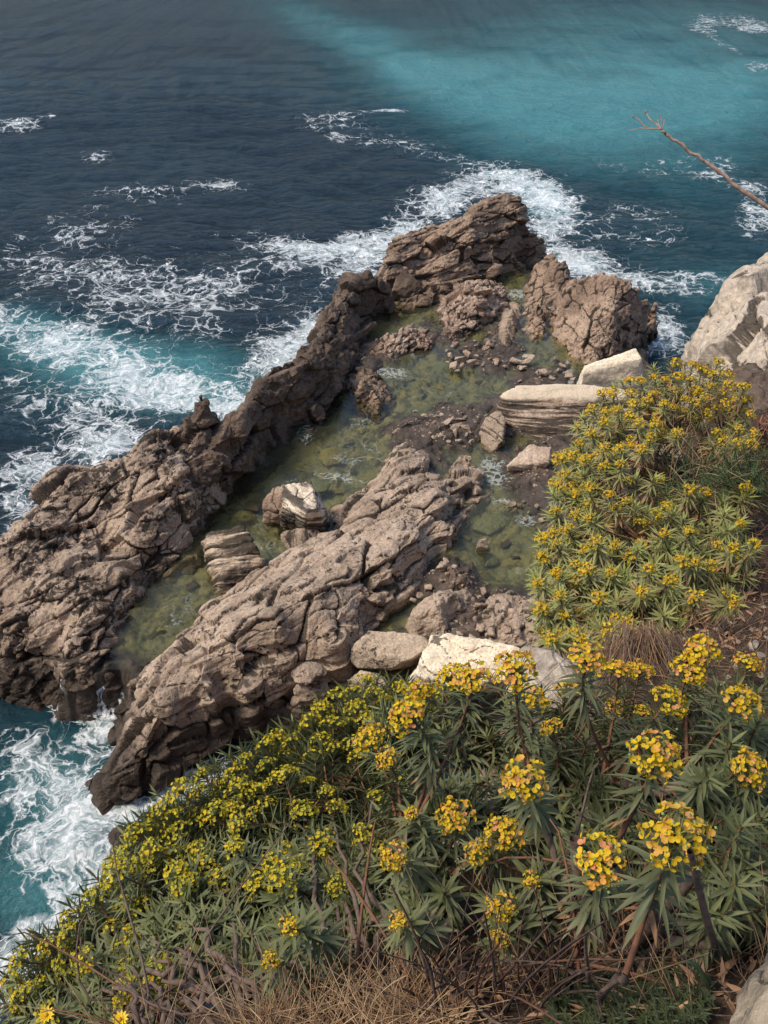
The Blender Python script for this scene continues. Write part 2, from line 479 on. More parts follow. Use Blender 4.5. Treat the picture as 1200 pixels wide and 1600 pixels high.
def boulder(name, mat, P3, vox=None, rnd=2, rough=0.03, rf=3.5, strata=None, seed=1, cracks=0.0, lv=None, strike=45, dip=30):
    """hull of the given world points, evenly remeshed, edges worn, surface weathered"""
    bm = bmesh.new()
    for p in P3: bm.verts.new(Vector(p))
    r = bmesh.ops.convex_hull(bm, input=bm.verts)
    bmesh.ops.delete(bm, geom=[g for g in set(r['geom_interior'] + r['geom_unused']) if isinstance(g, bmesh.types.BMVert)], context='VERTS')
    bmesh.ops.recalc_face_normals(bm, faces=bm.faces)
    bm.verts.index_update()
    V0 = [v.co[:] for v in bm.verts]; F0 = [[v.index for v in f.verts] for f in bm.faces]; bm.free()
    P3 = np.asarray(P3); big = np.ptp(P3, axis=0).max()
    V, quads, tris, ed = remesh(V0, F0, vox or max(big / 55.0, 0.008))
    V = relax(V, ed, rnd)
    N = vnormals(V, quads)
    k = rf
    d = fbm3(V[:, 0] * k, V[:, 1] * k, V[:, 2] * k, 5, seed, 0.55) * rough
    d += fbm3(V[:, 0] * k * .3, V[:, 1] * k * .3, V[:, 2] * k * .3, 2, seed + 9) * rough * 1.5
    J = np.zeros(len(V))
    if cracks:
        r_ = np.abs(noise3(V[:, 0] * k * .45, V[:, 1] * k * .45, V[:, 2] * k * .45, seed + 21))
        d -= cracks * (1 - smooth(0, 0.08, r_)); J = (1 - smooth(0.02, .07, r_)) * .8
    if lv:
        h, J2 = joint_blocks(V, strike, dip, lv, seed + 7); d += h; J = np.maximum(J, J2)
    if strata:
        (ax, ay, az), fr, am = strata
        l = math.sqrt(ax * ax + ay * ay + az * az)
        s = (V[:, 0] * ax + V[:, 1] * ay + V[:, 2] * az) / l + fbm3(V[:, 0], V[:, 1], V[:, 2], 2, seed + 5) * 0.08
        g = noise2(s * fr, s * 0 + 3.3, seed) + 0.6 * noise2(s * fr * 2.7, s * 0 + 8.1, seed + 1)
        g += 0.35 * fbm3(V[:, 0] * 1.2, V[:, 1] * 1.2, s * fr * 1.5, 3, seed + 2)
        side_ = 1 - np.abs(N @ (np.array([ax, ay, az]) / l)) ** 3
        d += am * np.clip(g, -0.8, 0.7) * side_
        J = np.maximum(J, smooth(.1, .6, -g) * .8 * side_)
    V = V + N * d[:, None]
    return mk(name, V, [quads, tris], mat, attrs={'joint': J})

def rockmass(name, mat, outline, inner, strike=50, dip=35, levels=(), seed=1, vox=0.05, bulge=0.2, rough=0.04, rf=3.0, warp=.06, wob=.2, lump=.08, streak=0.0):
    """a rock rising from a traced foot line through surveyed heights, closed below, then jointed and weathered"""
    ol = dense(pts_of(outline)); inn = pts_of(inner)
    cr = [[P(*q[:3]) for q in outline[k:k + 2]] for k in range(len(outline) - 1) if len(outline[k]) == 6 and len(outline[k + 1]) == 6]
    cr = [dense(np.array(c), closed=False) for c in cr]
    f = rbf_fit(thin(np.vstack([inn] + cr + [ol])))
    res = max(vox * 1.3, .04)
    lo = ol[:, :2].min(0) - 0.7; hi = ol[:, :2].max(0) + 0.7
    X, Y = np.meshgrid(np.arange(lo[0], hi[0], res), np.arange(lo[1], hi[1], res))
    sd = poly_sd(X + fbm2(X * 1.3, Y * 1.3, 3, seed + 200) * wob, Y + fbm2(X * 1.3, Y * 1.3, 3, seed + 240) * wob, ol)
    Z = f(X, Y) + bulge * (1 - np.exp(-np.maximum(sd, 0) / 0.25)) - 2.5 * np.maximum(-sd, 0)
    Z += fbm2(X * .7, Y * .7, 3, seed + 300) * lump * smooth(0, .5, sd)
    keep = sd > -0.5
    V = np.stack([X, Y, Z], -1).reshape(-1, 3); F = grid_faces(*X.shape, keep); V, F, _ = compact(V, F)
    n = len(V); bot = V.copy(); bot[:, 2] = V[:, 2].min() - .3
    # side wall round the border
    E = np.concatenate([F[:, [0, 1]], F[:, [1, 2]], F[:, [2, 3]], F[:, [3, 0]]])
    key = E[:, 0].astype(np.int64) * n + E[:, 1]; rev = E[:, 1].astype(np.int64) * n + E[:, 0]
    E = E[~np.isin(key, rev)]
    side = np.stack([E[:, 1], E[:, 0], E[:, 0] + n, E[:, 1] + n], 1)
    Fa = np.vstack([F, F[:, ::-1] + n, side])
    V, quads, tris, ed = remesh(np.vstack([V, bot]), Fa.tolist(), vox)
    V = relax(V, ed, 1)
    N = vnormals(V, quads)
    h, J = joint_blocks(V, strike, dip, levels, seed, warp)
    d = h + fbm3(V[:, 0] * rf * 1.5, V[:, 1] * rf * 1.5, V[:, 2] * rf * 1.5, 4, seed + 400, .6) * rough
    if streak:
        a = math.radians(strike); e1 = np.array([math.cos(a), math.sin(a), 0]); e2 = np.array([-math.sin(a), math.cos(a), 0])
        p_, q_ = V @ e1, V @ e2 + fbm2(V[:, 0] * .6, V[:, 1] * .6, 2, seed + 71) * .3
        g_ = fbm3(p_ * .35, q_ * 2.1, V[:, 2] * 1.6, 3, seed + 72, .6)
        d += streak * (1 - 2 * np.abs(g_)) * .8
    V = relax(V + N * d[:, None], ed, 1, .38)
    fz = V[:, 2][quads].max(1) > -.5
    quads = quads[fz]
    V, quads, used = compact(V, quads)
    return mk(name, V, [quads], mat, attrs={'joint': J[used]}, smooth_=False)

def hull_px(lst): return pts_of(lst)

def blob_pts(c, dims, yaw=0.0, tilt=(0, 0), n=26, seed=0, flat=0.0):
    """points for an irregular stone about c, dims = full sizes"""
    r = np.random.default_rng(seed)
    q = r.normal(size=(n, 3)); q /= np.linalg.norm(q, axis=1)[:, None]
    q = np.sign(q) * np.abs(q) ** (1 - flat)
    q *= r.uniform(0.82, 1.05, (n, 1))
    q *= np.array(dims) * 0.5
    M = Matrix.Rotation(yaw, 3, 'Z') @ Matrix.Rotation(tilt[0], 3, 'X') @ Matrix.Rotation(tilt[1], 3, 'Y')
    return q @ np.array(M).T + np.asarray(c)

POOL = 1.2
# ------------------------------------------------------------------ the tide shelf under everything
base_ol = [(100, 1060, 0.9), (40, 980, 1.0), (200, 745, 1.0), (330, 690, 1.0), (430, 620, 1.0), (510, 520, 1.0), (600, 462, 1.0), (650, 405, 1.0), (740, 365, 1.0), (800, 375, 1.0),
           (832, 425, 0.9), (860, 450, 0.8), (960, 490, 0.8), (1000, 540, 0.8), (1090, 690, 1.0), (1110, 900, 1.2), (1060, 1080, 1.2), (800, 1100, 1.1), (600, 1110, 0.9),
           (480, 1100, 0.8), (330, 1110, 0.8), (262, 1110, 0.8), (214, 1050, 1.1), (192, 1040, 1.16), (168, 1044, 1.14), (140, 1056, 1.1)]
base_in = [(450, 780, .55), (520, 730, .75), (400, 770, .7), (340, 835, .9), (380, 870, .6), (430, 845, .5), (250, 950, .8), (290, 965, .75), (215, 1010, .95), (560, 650, .75), (600, 655, .9),
           (540, 760, .7), (575, 715, .8), (640, 600, .8), (700, 612, .85), (740, 600, .95), (650, 568, .92), (610, 505, .75), (640, 485, .85), (598, 525, 1.0), (740, 530, 1.0), (850, 552, .93),
           (835, 500, 1.0), (800, 465, 1.05), (700, 682, 1.42), (640, 695, 1.30), (620, 665, 1.27), (660, 655, 1.34), (595, 690, 1.13), (755, 640, 1.40), (700, 652, 1.38), (800, 600, 1.30), (768, 600, 1.02), (775, 580, 1.25), (800, 572, 1.24), (728, 570, 1.26), (810, 540, 1.22), (750, 510, 1.22), (690, 550, 1.22), (578, 562, 1.36), (620, 540, 1.38),
           (680, 530, 1.28), (720, 480, 1.45), (765, 500, 1.25), (870, 590, 1.30), (700, 700, 1.06), (722, 722, 1.05), (690, 750, 1.1), (760, 730, 1.08), (800, 785, 1.12), (790, 830, .88), (742, 800, .82),
           (722, 860, .95), (770, 900, .85), (820, 900, .8), (842, 850, 1.12), (855, 800, 1.32), (835, 765, 1.36), (702, 900, 1.46), (722, 930, 1.38), (645, 962, 1.08), (800, 965, 1.5), (870, 960, 1.6),
           (750, 955, 1.48), (690, 1000, 1.45), (855, 720, 1.36), (800, 690, 1.08), (180, 990, 1.12), (150, 970, 1.3), (165, 1040, 1.16), (182, 1035, 1.12), (205, 1040, 1.2), (120, 1020, 1.3),
           (780, 870, .85), (600, 800, 1.0), (500, 900, 1.0), (400, 1000, 1.0), (550, 980, 1.0), (300, 1080, 0.8), (700, 400, 1.2), (930, 510, 1.0), (1000, 800, 1.6), (950, 680, 1.4), (900, 640, 1.3), (960, 1020, 1.8)]
def pebbly(X, Y, sd):
    g, r1, _, _, _, _ = voro2(X / 0.14, Y / 0.14, 901)
    m = smooth(0.05, 0.35, fbm2(X * 0.7, Y * 0.7, 3, 902))
    return m * (smooth(0, 0.35, g) * r1 ** 2 * 0.05) - 0.01
base = sheet('tide_shelf', M_base, base_ol, base_in, strike=50, levels=[(1.5, .6, .06, .14, .06, .08), (.45, .26, .022, .10, .08, .03)], seed=3, res=0.05, bulge=0.0, skirt=2.8, rough=0.05, extra=pebbly)
tag(base, 'wet algae stained limestone shelf between the rock ridges', kind='structure')

# ------------------------------------------------------------------ rock masses
LV_BIG = [(2.6, .85, .7, .17, .34, .045, .17), (1.1, .42, .36, .065, .30, .05, .085), (.42, .2, .17, .010, .14, .09, .012)]
sw = (-1.1, 0.65)            # seaward side of the long ridge
def sea(u, v, z, k=1.0): return (u, v, z, sw[0] * k, sw[1] * k, -0.6)

left_ol = [sea(-90, 880, 1.6), sea(0, 850, 2.0), sea(50, 805, 2.3), sea(100, 745, 2.6), sea(190, 728, 2.6), sea(240, 685, 2.9), sea(270, 688, 2.8), sea(300, 655, 3.0, .8),
           (330, 720, 2.2), (330, 800, 1.2), (318, 826, 1.15), (300, 855, 1.15), (285, 872, 1.15), (240, 890, 1.15), (222, 925, 1.15), (196, 965, 1.15), (178, 1000, 1.12), (160, 1030, 1.1),
           (128, 1068, 0.9), (100, 1100, -.2), (60, 1122, -.3), (0, 1105, -.4), (-90, 1130, -.5), (-160, 1050, -.5)]
left_in = [(0, 850, 2.0), (50, 805, 2.3), (100, 747, 2.6), (150, 738, 2.65), (190, 731, 2.6), (240, 687, 2.9), (270, 690, 2.8), (300, 660, 2.95), (300, 760, 2.5), (290, 815, 1.75), (300, 840, 1.7), (262, 860, 1.75), (255, 825, 2.05),
           (220, 840, 2.0), (190, 800, 2.1), (120, 800, 2.35), (60, 880, 2.1), (120, 880, 1.95), (165, 850, 1.55), (130, 880, 1.7), (195, 880, 1.75), (175, 870, 1.5), (200, 905, 1.9), (160, 920, 1.7), (140, 905, 1.95), (120, 950, 1.7), (150, 945, 1.55),
           (165, 950, 1.8), (120, 1000, 1.65), (100, 990, 1.3), (95, 960, 1.7), (60, 960, 1.6), (40, 1000, 1.4), (0, 960, 1.7), (20, 1050, .8), (60, 1060, .5), (85, 1040, .8), (110, 1040, 1.2), (80, 1095, .1), (100, 1070, .5), (0, 900, 2.0)]
o = rockmass('rock_ridge', M_pink_left, left_ol, left_in, strike=52, levels=LV_BIG, seed=11, bulge=0.18, rough=0.03, streak=.05, vox=.04)
tag(o, 'broad jointed pink rock ridge with black lichen at the left edge beside the sea', 'rock')

dark_ol = [sea(292, 668, 3.0), sea(320, 638, 3.35), sea(350, 652, 3.2), sea(375, 668, 2.9), sea(415, 590, 3.0), sea(460, 572, 2.9), sea(500, 528, 2.8), sea(512, 492, 2.9), sea(545, 440, 2.9), sea(575, 430, 2.9), sea(602, 445, 2.4, .6),
           (612, 470, 1.3), (585, 500, 1.15), (572, 530, 1.25), (560, 548, 1.2), (550, 580, 1.15), (530, 622, 1.15), (490, 674, 1.12), (458, 672, 1.12), (440, 700, 1.12), (385, 752, 1.12), (345, 795, 1.12), (318, 825, 1.12), (300, 820, 1.5), (290, 780, 2.0), (275, 720, 2.6)]
dark_in = [(320, 640, 3.35), (350, 655, 3.2), (376, 669, 2.9), (415, 592, 3.0), (460, 574, 2.9), (500, 530, 2.8), (513, 494, 2.9), (546, 443, 2.85), (575, 433, 2.9), (330, 700, 2.7), (310, 770, 1.9), (360, 740, 1.9), (410, 660, 2.3), (420, 690, 1.6),
           (455, 620, 2.3), (452, 640, 1.9), (480, 600, 2.3), (500, 640, 1.8), (520, 580, 2.2), (530, 545, 2.3), (545, 500, 2.3), (560, 470, 2.3), (570, 500, 1.8), (478, 660, 1.6)]
o = rockmass('rock_ridge', M_dark, dark_ol, dark_in, strike=58, levels=[(2.2, 1.0, .7, .20, .35, .06, .12), (.9, .5, .35, .07, .28, .06, .05), (.28, .18, .14, .016, .2, .1, .015)], seed=23, bulge=0.15, rough=0.05, streak=.05, lump=.25)
tag(o, 'dark brown steep rock wall between the white foam and the long green pool', 'rock')

crag_ol = [(600, 440, 2.09, -.8, .5, -.5), (612, 395, 2.67, -1.0, .8, -.5), (640, 368, 3.03, -.9, 1.2, -.5), (680, 356, 3.24, -.7, 1.4, -.5), (720, 350, 3.32, -.6, 1.5, -.5), (762, 322, 3.60, -.3, 1.6, -.5), (800, 320, 3.60, .3, 1.6, -.5), (818, 342, 3.17, .8, 1.2, -.5),
           (845, 362, 2.38, .9, .7, -.5), (845, 400, 1.20), (826, 418, 0.60), (800, 425, 1.20), (770, 432, 1.30), (738, 442, 1.30), (705, 452, 1.30), (690, 470, 1.25), (655, 474, 1.20), (620, 468, 1.20), (604, 456, 1.44)]
crag_in = [(612, 400, 2.60), (640, 371, 3.03), (680, 359, 3.24), (722, 353, 3.32), (762, 325, 3.60), (800, 323, 3.60), (815, 343, 3.24), (836, 366, 2.45), (840, 395, 1.73), (815, 380, 2.60), (800, 400, 1.88), (770, 385, 2.74), (740, 380, 2.96), (740, 415, 1.95), (700, 385, 2.81), (705, 420, 2.02),
           (670, 385, 2.67), (660, 405, 2.16), (625, 430, 1.95), (650, 435, 1.80), (690, 440, 1.66), (690, 366, 2.88)]
o = rockmass('rock_crag', M_crag, crag_ol, crag_in, strike=35, dip=50, levels=[(2.8, 1.3, .5, .18, .34, .06, .13), (1.1, .55, .22, .075, .32, .06, .06), (.34, .22, .09, .022, .2, .1, .02)], seed=31, bulge=0.3, rough=0.045)
tag(o, 'tall brown rock crag at the far tip, ringed by white surf', 'rock')

out_ol = [(868, 478, 1.4), (880, 448, 2.4, 0, .9, -.3), (905, 440, 3.0, 0, 1.1, -.5), (945, 432, 3.4, .3, 1.2, -.5), (980, 452, 3.1, .8, 1.0, -.5), (1002, 470, 2.5, .8, .7, -.5), (1034, 480, 1.5, .4, .5, -.5), (1036, 528, -.2), (1005, 548, 0.0), (975, 560, .8), (930, 566, 1.2), (900, 560, 1.2),
          (884, 545, 1.2), (868, 528, 1.2), (857, 505, 1.2)]
out_in = [(905, 443, 2.95), (945, 435, 3.4), (980, 455, 3.1), (1000, 473, 2.5), (1028, 484, 1.6), (940, 470, 2.8), (900, 480, 2.2), (880, 500, 1.7), (920, 520, 2.0), (960, 500, 2.5), (985, 520, 1.6), (960, 545, 1.5), (1010, 515, 1.2)]
o = rockmass('rock_outcrop', M_outcrop, out_ol, out_in, strike=75, levels=[(0.9, 0.55, 0.468, 0.0744, 0.28, 0.0938, 0.072), (0.36, 0.26, 0.221, 0.0434, 0.245, 0.122, 0.036), (0.14, 0.1, 0.085, 0.0124, 0.14, 0.169, 0.012)], seed=41, bulge=0.25, rough=0.045, rf=4)
tag(o, 'reddish brown scaly rock outcrop behind the white angular block', 'rock')

sad_ol = [(826, 478, 1.25), (822, 450, 1.4), (832, 424, 1.7, -.2, .7, -.4), (845, 412, 2.0, 0, .9, -.4), (862, 402, 2.1, .2, 1.0, -.4), (885, 425, 2.0, .5, .9, -.4), (905, 450, 1.7), (885, 482, 1.3), (866, 474, 1.3), (850, 480, 1.25)]
sad_in = [(836, 428, 1.75), (848, 418, 1.95), (862, 407, 2.1), (885, 430, 2.0), (868, 440, 1.95), (848, 445, 1.75)]
o = rockmass('rock_outcrop', M_crag, sad_ol, sad_in, strike=60, levels=[(0.9, 0.5, 0.425, 0.0744, 0.28, 0.0938, 0.072), (0.34, 0.24, 0.204, 0.0372, 0.245, 0.122, 0.036)], seed=47, bulge=0.2, rough=0.022)
tag(o, 'small dark jagged rock in the gap between the far crag and the scaly outcrop', 'rock')

front_ol = [(143, 1215, -.1), (160, 1185, .1), (172, 1150, .2), (165, 1135, .4), (185, 1100, .7), (200, 1066, 1.0), (225, 1044, 1.15), (262, 1026, 1.15), (278, 1010, 1.15), (305, 978, 1.15), (334, 945, 1.15), (342, 922, 1.15), (362, 905, 1.15), (412, 882, 1.15), (448, 855, 1.15),
            (480, 848, 1.15), (515, 852, 1.15), (532, 820, 1.15), (524, 795, 1.15), (560, 772, 1.15), (588, 742, 1.15), (602, 718, 1.15), (640, 700, 1.2), (676, 696, 1.2), (668, 728, 1.15), (690, 742, 1.15), (722, 746, 1.15), (742, 742, 1.12), (760, 752, 1.12), (752, 776, 1.1), (722, 820, 1.08), (692, 868, 1.1),
            (668, 900, 1.2), (640, 935, 1.2), (610, 962, 1.15), (585, 985, 1.15), (560, 1008, 1.15), (548, 1060, 1.0), (500, 1105, .3), (430, 1135, -.1), (360, 1175, -.3), (300, 1220, -.3), (255, 1262, -.3), (205, 1268, -.3), (160, 1246, -.3)]
front_in = [(400, 950, 2.15), (360, 960, 1.9), (480, 905, 2.2), (470, 870, 1.8), (440, 1000, 2.4), (490, 1030, 2.3), (520, 1000, 2.2), (460, 1055, 1.9), (430, 1085, 1.0), (520, 1060, 1.6), (380, 1040, 2.3), (340, 1030, 2.1), (300, 1060, 1.95), (260, 1060, 1.7), (330, 1090, 1.7), (340, 1120, .9), (265, 1120, 1.55), (280, 1150, .9), (225, 1110, 1.3),
            (215, 1150, 1.1), (235, 1180, 1.0), (200, 1190, .9), (175, 1205, .8), (200, 1225, .6), (160, 1222, .5), (580, 860, 2.05), (540, 850, 1.8), (620, 790, 2.0), (580, 790, 1.85), (650, 800, 2.1), (690, 790, 1.95), (730, 765, 1.6), (700, 830, 1.75), (665, 865, 1.85), (610, 905, 2.0), (640, 900, 1.8), (545, 940, 2.2), (560, 970, 1.9), (590, 945, 1.7),
            (640, 760, 1.95), (690, 765, 1.75), (640, 715, 1.6), (620, 735, 1.65), (660, 745, 1.5), (560, 800, 1.6), (500, 870, 1.8), (300, 1010, 1.75), (330, 980, 1.7)]
def front_marks(X, Y, sd): return 0
o = rockmass('rock_shelf', M_shelf, front_ol, front_in, strike=44, levels=[(3.0, .80, .7, .16, .30, .042, .17), (1.2, .42, .36, .065, .30, .05, .09), (.40, .2, .17, .012, .14, .09, .014)], seed=53, bulge=0.2, rough=0.022, streak=.035, vox=.04)
tag(o, 'wide cracked pale pink rock shelf sloping down to the foam at lower left', 'rock')

def small(name, mat, ol, inn, seed, label, strike=60, lv=None, bulge=.12, rough=.06):
    o = rockmass(name, mat, ol, inn, strike=strike, levels=lv or [(0.55, 0.32, 0.272, 0.0558, 0.245, 0.112, 0.054), (0.2, 0.14, 0.119, 0.0217, 0.21, 0.141, 0.021)], seed=seed, bulge=bulge, rough=rough * .7, vox=.045)
    return tag(o, label, 'rock')
small('rubble_ridge', M_rubble, [(682, 485, 1.3), (695, 462, 1.35), (712, 446, 1.4), (745, 436, 1.5), (782, 440, 1.45), (792, 460, 1.35), (795, 485, 1.25), (775, 497, 1.25), (748, 512, 1.2), (718, 532, 1.2), (692, 528, 1.2), (690, 505, 1.2)],
      [(735, 448, 2.1), (765, 452, 2.05), (720, 470, 1.7), (758, 478, 1.95), (735, 490, 1.75), (706, 512, 1.75), (705, 480, 1.55)], 61, 'broken ridge of pale stones and dark gaps in front of the far crag', strike=40, lv=[(0.5, 0.28, 0.238, 0.124, 0.42, 0.122, 0.096), (0.22, 0.16, 0.136, 0.0434, 0.35, 0.15, 0.042)])
small('rock_slab', M_pink, [(783, 545, 1.15), (776, 518, 1.15), (786, 488, 1.2), (796, 474, 1.25), (817, 474, 1.2), (814, 505, 1.15), (802, 535, 1.15), (794, 551, 1.15)],
      [(800, 490, 1.8), (792, 520, 1.75), (788, 540, 1.5)], 67, 'narrow upright pinkish slab with a pitted face standing among the small pools', strike=80, lv=[(0.8, 0.5, 0.425, 0.0186, 0.07, 0.0938, 0.018), (0.12, 0.1, 0.085, 0.0124, 0.14, 0.188, 0.012)], bulge=.25)
small('rock_slab', M_rubble, [(753, 552, 1.15), (753, 528, 1.15), (766, 518, 1.2), (780, 526, 1.2), (778, 545, 1.15), (768, 556, 1.15)], [(765, 532, 1.65), (762, 545, 1.45)], 71, 'short broken rock at the left foot of the narrow upright slab', strike=70)
small('rock_ridge', M_outcrop, [(820, 490, 1.2), (826, 468, 1.3), (846, 460, 1.35), (858, 472, 1.3), (856, 496, 1.2), (845, 518, 1.15), (833, 533, 1.12), (821, 520, 1.15)],
      [(840, 475, 2.0), (845, 495, 1.8), (830, 515, 1.65)], 73, 'knobbly brown rock rib between the narrow slab and the scaly outcrop', strike=75, lv=[(0.4, 0.28, 0.238, 0.0744, 0.28, 0.122, 0.06), (0.17, 0.13, 0.111, 0.0248, 0.21, 0.15, 0.024)])
small('rock_ridge', M_rubble, [(574, 556, 1.2), (588, 532, 1.2), (620, 524, 1.2), (642, 508, 1.2), (655, 512, 1.2), (682, 520, 1.2), (680, 546, 1.15), (645, 552, 1.15), (612, 565, 1.15), (590, 566, 1.15)],
      [(598, 545, 1.5), (628, 535, 1.6), (645, 525, 1.65), (665, 532, 1.55), (612, 552, 1.45)], 79, 'low comb of narrow broken rock ribs between the two upper pools', strike=72, lv=[(0.7, 0.2, 0.17, 0.0992, 0.35, 0.15, 0.12), (0.2, 0.14, 0.119, 0.031, 0.28, 0.15, 0.03)])
small('rock_outcrop', M_crag, [(540, 602, 1.15), (552, 580, 1.3), (566, 572, 1.4), (585, 582, 1.3), (602, 592, 1.2), (614, 620, 1.12), (612, 640, 1.1), (596, 640, 1.1), (575, 632, 1.12), (552, 622, 1.12)],
      [(566, 590, 2.1), (585, 602, 2.05), (600, 618, 1.8), (575, 615, 1.8)], 83, 'dark pitted rock knob jutting into the pools from the dark wall', strike=50, bulge=.25, rough=.12)
small('rock_mound', M_shelf, [(622, 985, 1.2), (648, 952, 1.2), (688, 930, 1.25), (735, 924, 1.3), (744, 940, 1.3), (728, 965, 1.3), (705, 985, 1.3), (690, 1000, 1.3), (640, 1002, 1.3)],
      [(690, 950, 1.95), (720, 940, 1.8), (660, 972, 1.8), (690, 975, 1.8)], 89, 'rounded pink rock mound behind the white slab, left of the rubble', strike=44, lv=[(0.8, 0.5, 0.425, 0.0372, 0.14, 0.0938, 0.036), (0.22, 0.16, 0.136, 0.0186, 0.14, 0.15, 0.018)], bulge=.3)
small('rubble_ridge', M_shelf, [(746, 950, 1.4), (765, 932, 1.4), (800, 930, 1.4), (842, 940, 1.5), (862, 1000, 1.6), (790, 1020, 1.6), (735, 1005, 1.4)],
      [(780, 950, 1.75), (810, 960, 1.8), (830, 980, 1.8), (770, 990, 1.75)], 97, 'low field of broken pink rock below the right pool, beside the flowering shrub', strike=40, lv=[(0.6, 0.4, 0.34, 0.0744, 0.28, 0.131, 0.078), (0.25, 0.18, 0.153, 0.0372, 0.28, 0.15, 0.036)])
small('rock_mound', M_base, [(682, 905, 1.25), (690, 880, 1.2), (710, 868, 1.2), (735, 880, 1.2), (746, 905, 1.2), (742, 930, 1.25), (715, 938, 1.3), (690, 930, 1.3)],
      [(700, 890, 1.6), (720, 905, 1.65), (705, 918, 1.6)], 101, 'low dark wet mound sprinkled with pale pebbles at the edge of the right pool', bulge=.1)
small('rock_outcrop', M_dark, [(76, 1112, -.3), (84, 1078, .6), (108, 1048, 1.1), (140, 1042, 1.2), (163, 1050, 1.1), (160, 1082, .4), (142, 1118, -.3), (105, 1130, -.3)], [(120, 1062, 1.15), (140, 1068, .95), (120, 1092, .5), (100, 1085, .55)], 107,
      'smooth brown rock lip between two spills of white water at lower left', lv=[(1.4, .9, .7, .05, .1, .04, .03), (.5, .3, .25, .02, .15, .05, .02)])
o = small('sea_rock', M_dark, [(150, 1330, -.4), (168, 1300, -.3), (210, 1280, -.2), (270, 1300, -.2), (290, 1400, -.3), (200, 1400, -.4), (160, 1365, -.4)], [(200, 1330, .8), (230, 1350, 1.1), (185, 1345, .5)], 103,
      'low dark rock at the water line half hidden by the lower left shrub', bulge=.3)

# ------------------------------------------------------------------ loose boulders
def B(name, mat, pts, label, **k):
    return tag(boulder(name, mat, pts, **k), label, 'boulder')
B('boulder', M_boulder, hull_px([(444, 758, 2.45), (486, 749, 2.55), (490, 768, 2.5), (438, 792, 2.15), (478, 800, 2.3), (496, 792, 2.35), (440, 830, 1.0), (447, 838, .8), (475, 850, .75), (515, 850, .75), (522, 826, .8), (508, 790, 1.5),
   (444, 758, 2.45, -.1, .5, .6), (486, 749, 2.55, .5, .35, .6), (505, 815, 1.4)]), 'big cream coloured boulder with a sunlit top standing in the long pool', strata=((.25, .2, .95), 6, .045), rough=.045, seed=5, rnd=1, cracks=.03)
B('boulder', M_outcrop, hull_px([(408, 792, 1.7), (412, 775, 2.0), (425, 763, 2.15), (445, 760, 2.2), (448, 800, 1.9), (412, 815, 1.2), (425, 828, .8), (450, 830, .8), (425, 763, 2.1, 0, .5, .6), (448, 765, 2.0, .2, .3, .6)]),
   'dark pitted boulder leaning against the left side of the cream boulder', rough=.07, seed=6, rnd=2, cracks=.04)
B('boulder', M_layer2, hull_px([(318, 845, 1.8), (322, 832, 2.0), (380, 822, 2.2), (412, 880, 1.7), (398, 850, 2.1), (410, 890, 1.3), (345, 905, 1.6), (338, 935, 1.0), (360, 920, 1.3), (322, 872, 1.3), (318, 860, 1.2), (325, 838, 1.9, 0, .4, .7), (380, 822, 2.2, .2, .4, .7), (400, 900, 1.0)]),
   'deeply grooved banded block wedged between the pool and the pink shelf', strata=((-.1, .8, .6), 8, .085), rough=.04, seed=8, rnd=1)
B('boulder', M_white, hull_px([(912, 571, 2.75), (994, 544, 3.3), (1003, 560, 3.1), (1003, 600, 2.1), (988, 606, 2.0), (906, 606, 1.9), (910, 585, 2.5), (994, 544, 3.3, .4, .9, 1.3), (912, 571, 2.7, .0, .9, 1.3), (1003, 600, 2.0, .3, .2, 1.2), (906, 606, 1.9, 0, 0, 1.2), (985, 608, 1.9, 0, 0, 1.2)]),
   'clean white angular block with a flat sloping face behind the long layered ledge', rough=.018, seed=9, rnd=1, rf=4)
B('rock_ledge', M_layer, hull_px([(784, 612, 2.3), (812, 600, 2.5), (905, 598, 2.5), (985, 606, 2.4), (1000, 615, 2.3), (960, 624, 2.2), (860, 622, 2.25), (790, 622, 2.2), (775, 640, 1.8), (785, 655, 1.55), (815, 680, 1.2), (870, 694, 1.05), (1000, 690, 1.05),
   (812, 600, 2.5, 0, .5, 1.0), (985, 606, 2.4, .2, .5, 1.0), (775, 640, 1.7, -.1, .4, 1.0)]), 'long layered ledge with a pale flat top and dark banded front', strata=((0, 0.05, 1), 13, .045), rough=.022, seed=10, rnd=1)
# the pale bed on top of the ledge belongs to it
B('boulder', M_shelf, hull_px([(770, 642, 1.95), (782, 640, 2.0), (790, 655, 1.9), (784, 690, 1.6), (768, 710, 1.1), (752, 700, 1.1), (750, 675, 1.4), (758, 655, 1.7), (788, 700, .9), (770, 642, 1.9, 0, .3, .9)]),
   'rounded grooved rock like a paw below the left end of the layered ledge', strata=((.8, .5, .2), 8, .04), rough=.04, seed=12, rnd=4)
B('boulder', M_flat, hull_px([(793, 728, 1.55), (812, 712, 1.75), (830, 694, 1.95), (862, 698, 1.95), (858, 722, 1.75), (845, 742, 1.2), (812, 742, 1.0), (795, 735, 1.2), (835, 700, 1.9, 0, .4, .9), (862, 698, 1.9, .2, .3, .9)]),
   'flat wedge of pale rock lying below the layered ledge', strata=((.2, -.3, .9), 9, .03), rough=.035, seed=13, rnd=1)
B('boulder', M_layer2, hull_px([(612, 676, 1.35), (618, 683, 1.15), (645, 672, 1.2), (658, 662, 1.4), (656, 656, 1.55), (640, 658, 1.6), (612, 676, 1.0), (655, 668, 1.0)]), 'small plank shaped stone lying at the edge of the long pool', strata=((.5, -.6, .6), 14, .02), rough=.025, seed=14, rnd=1)
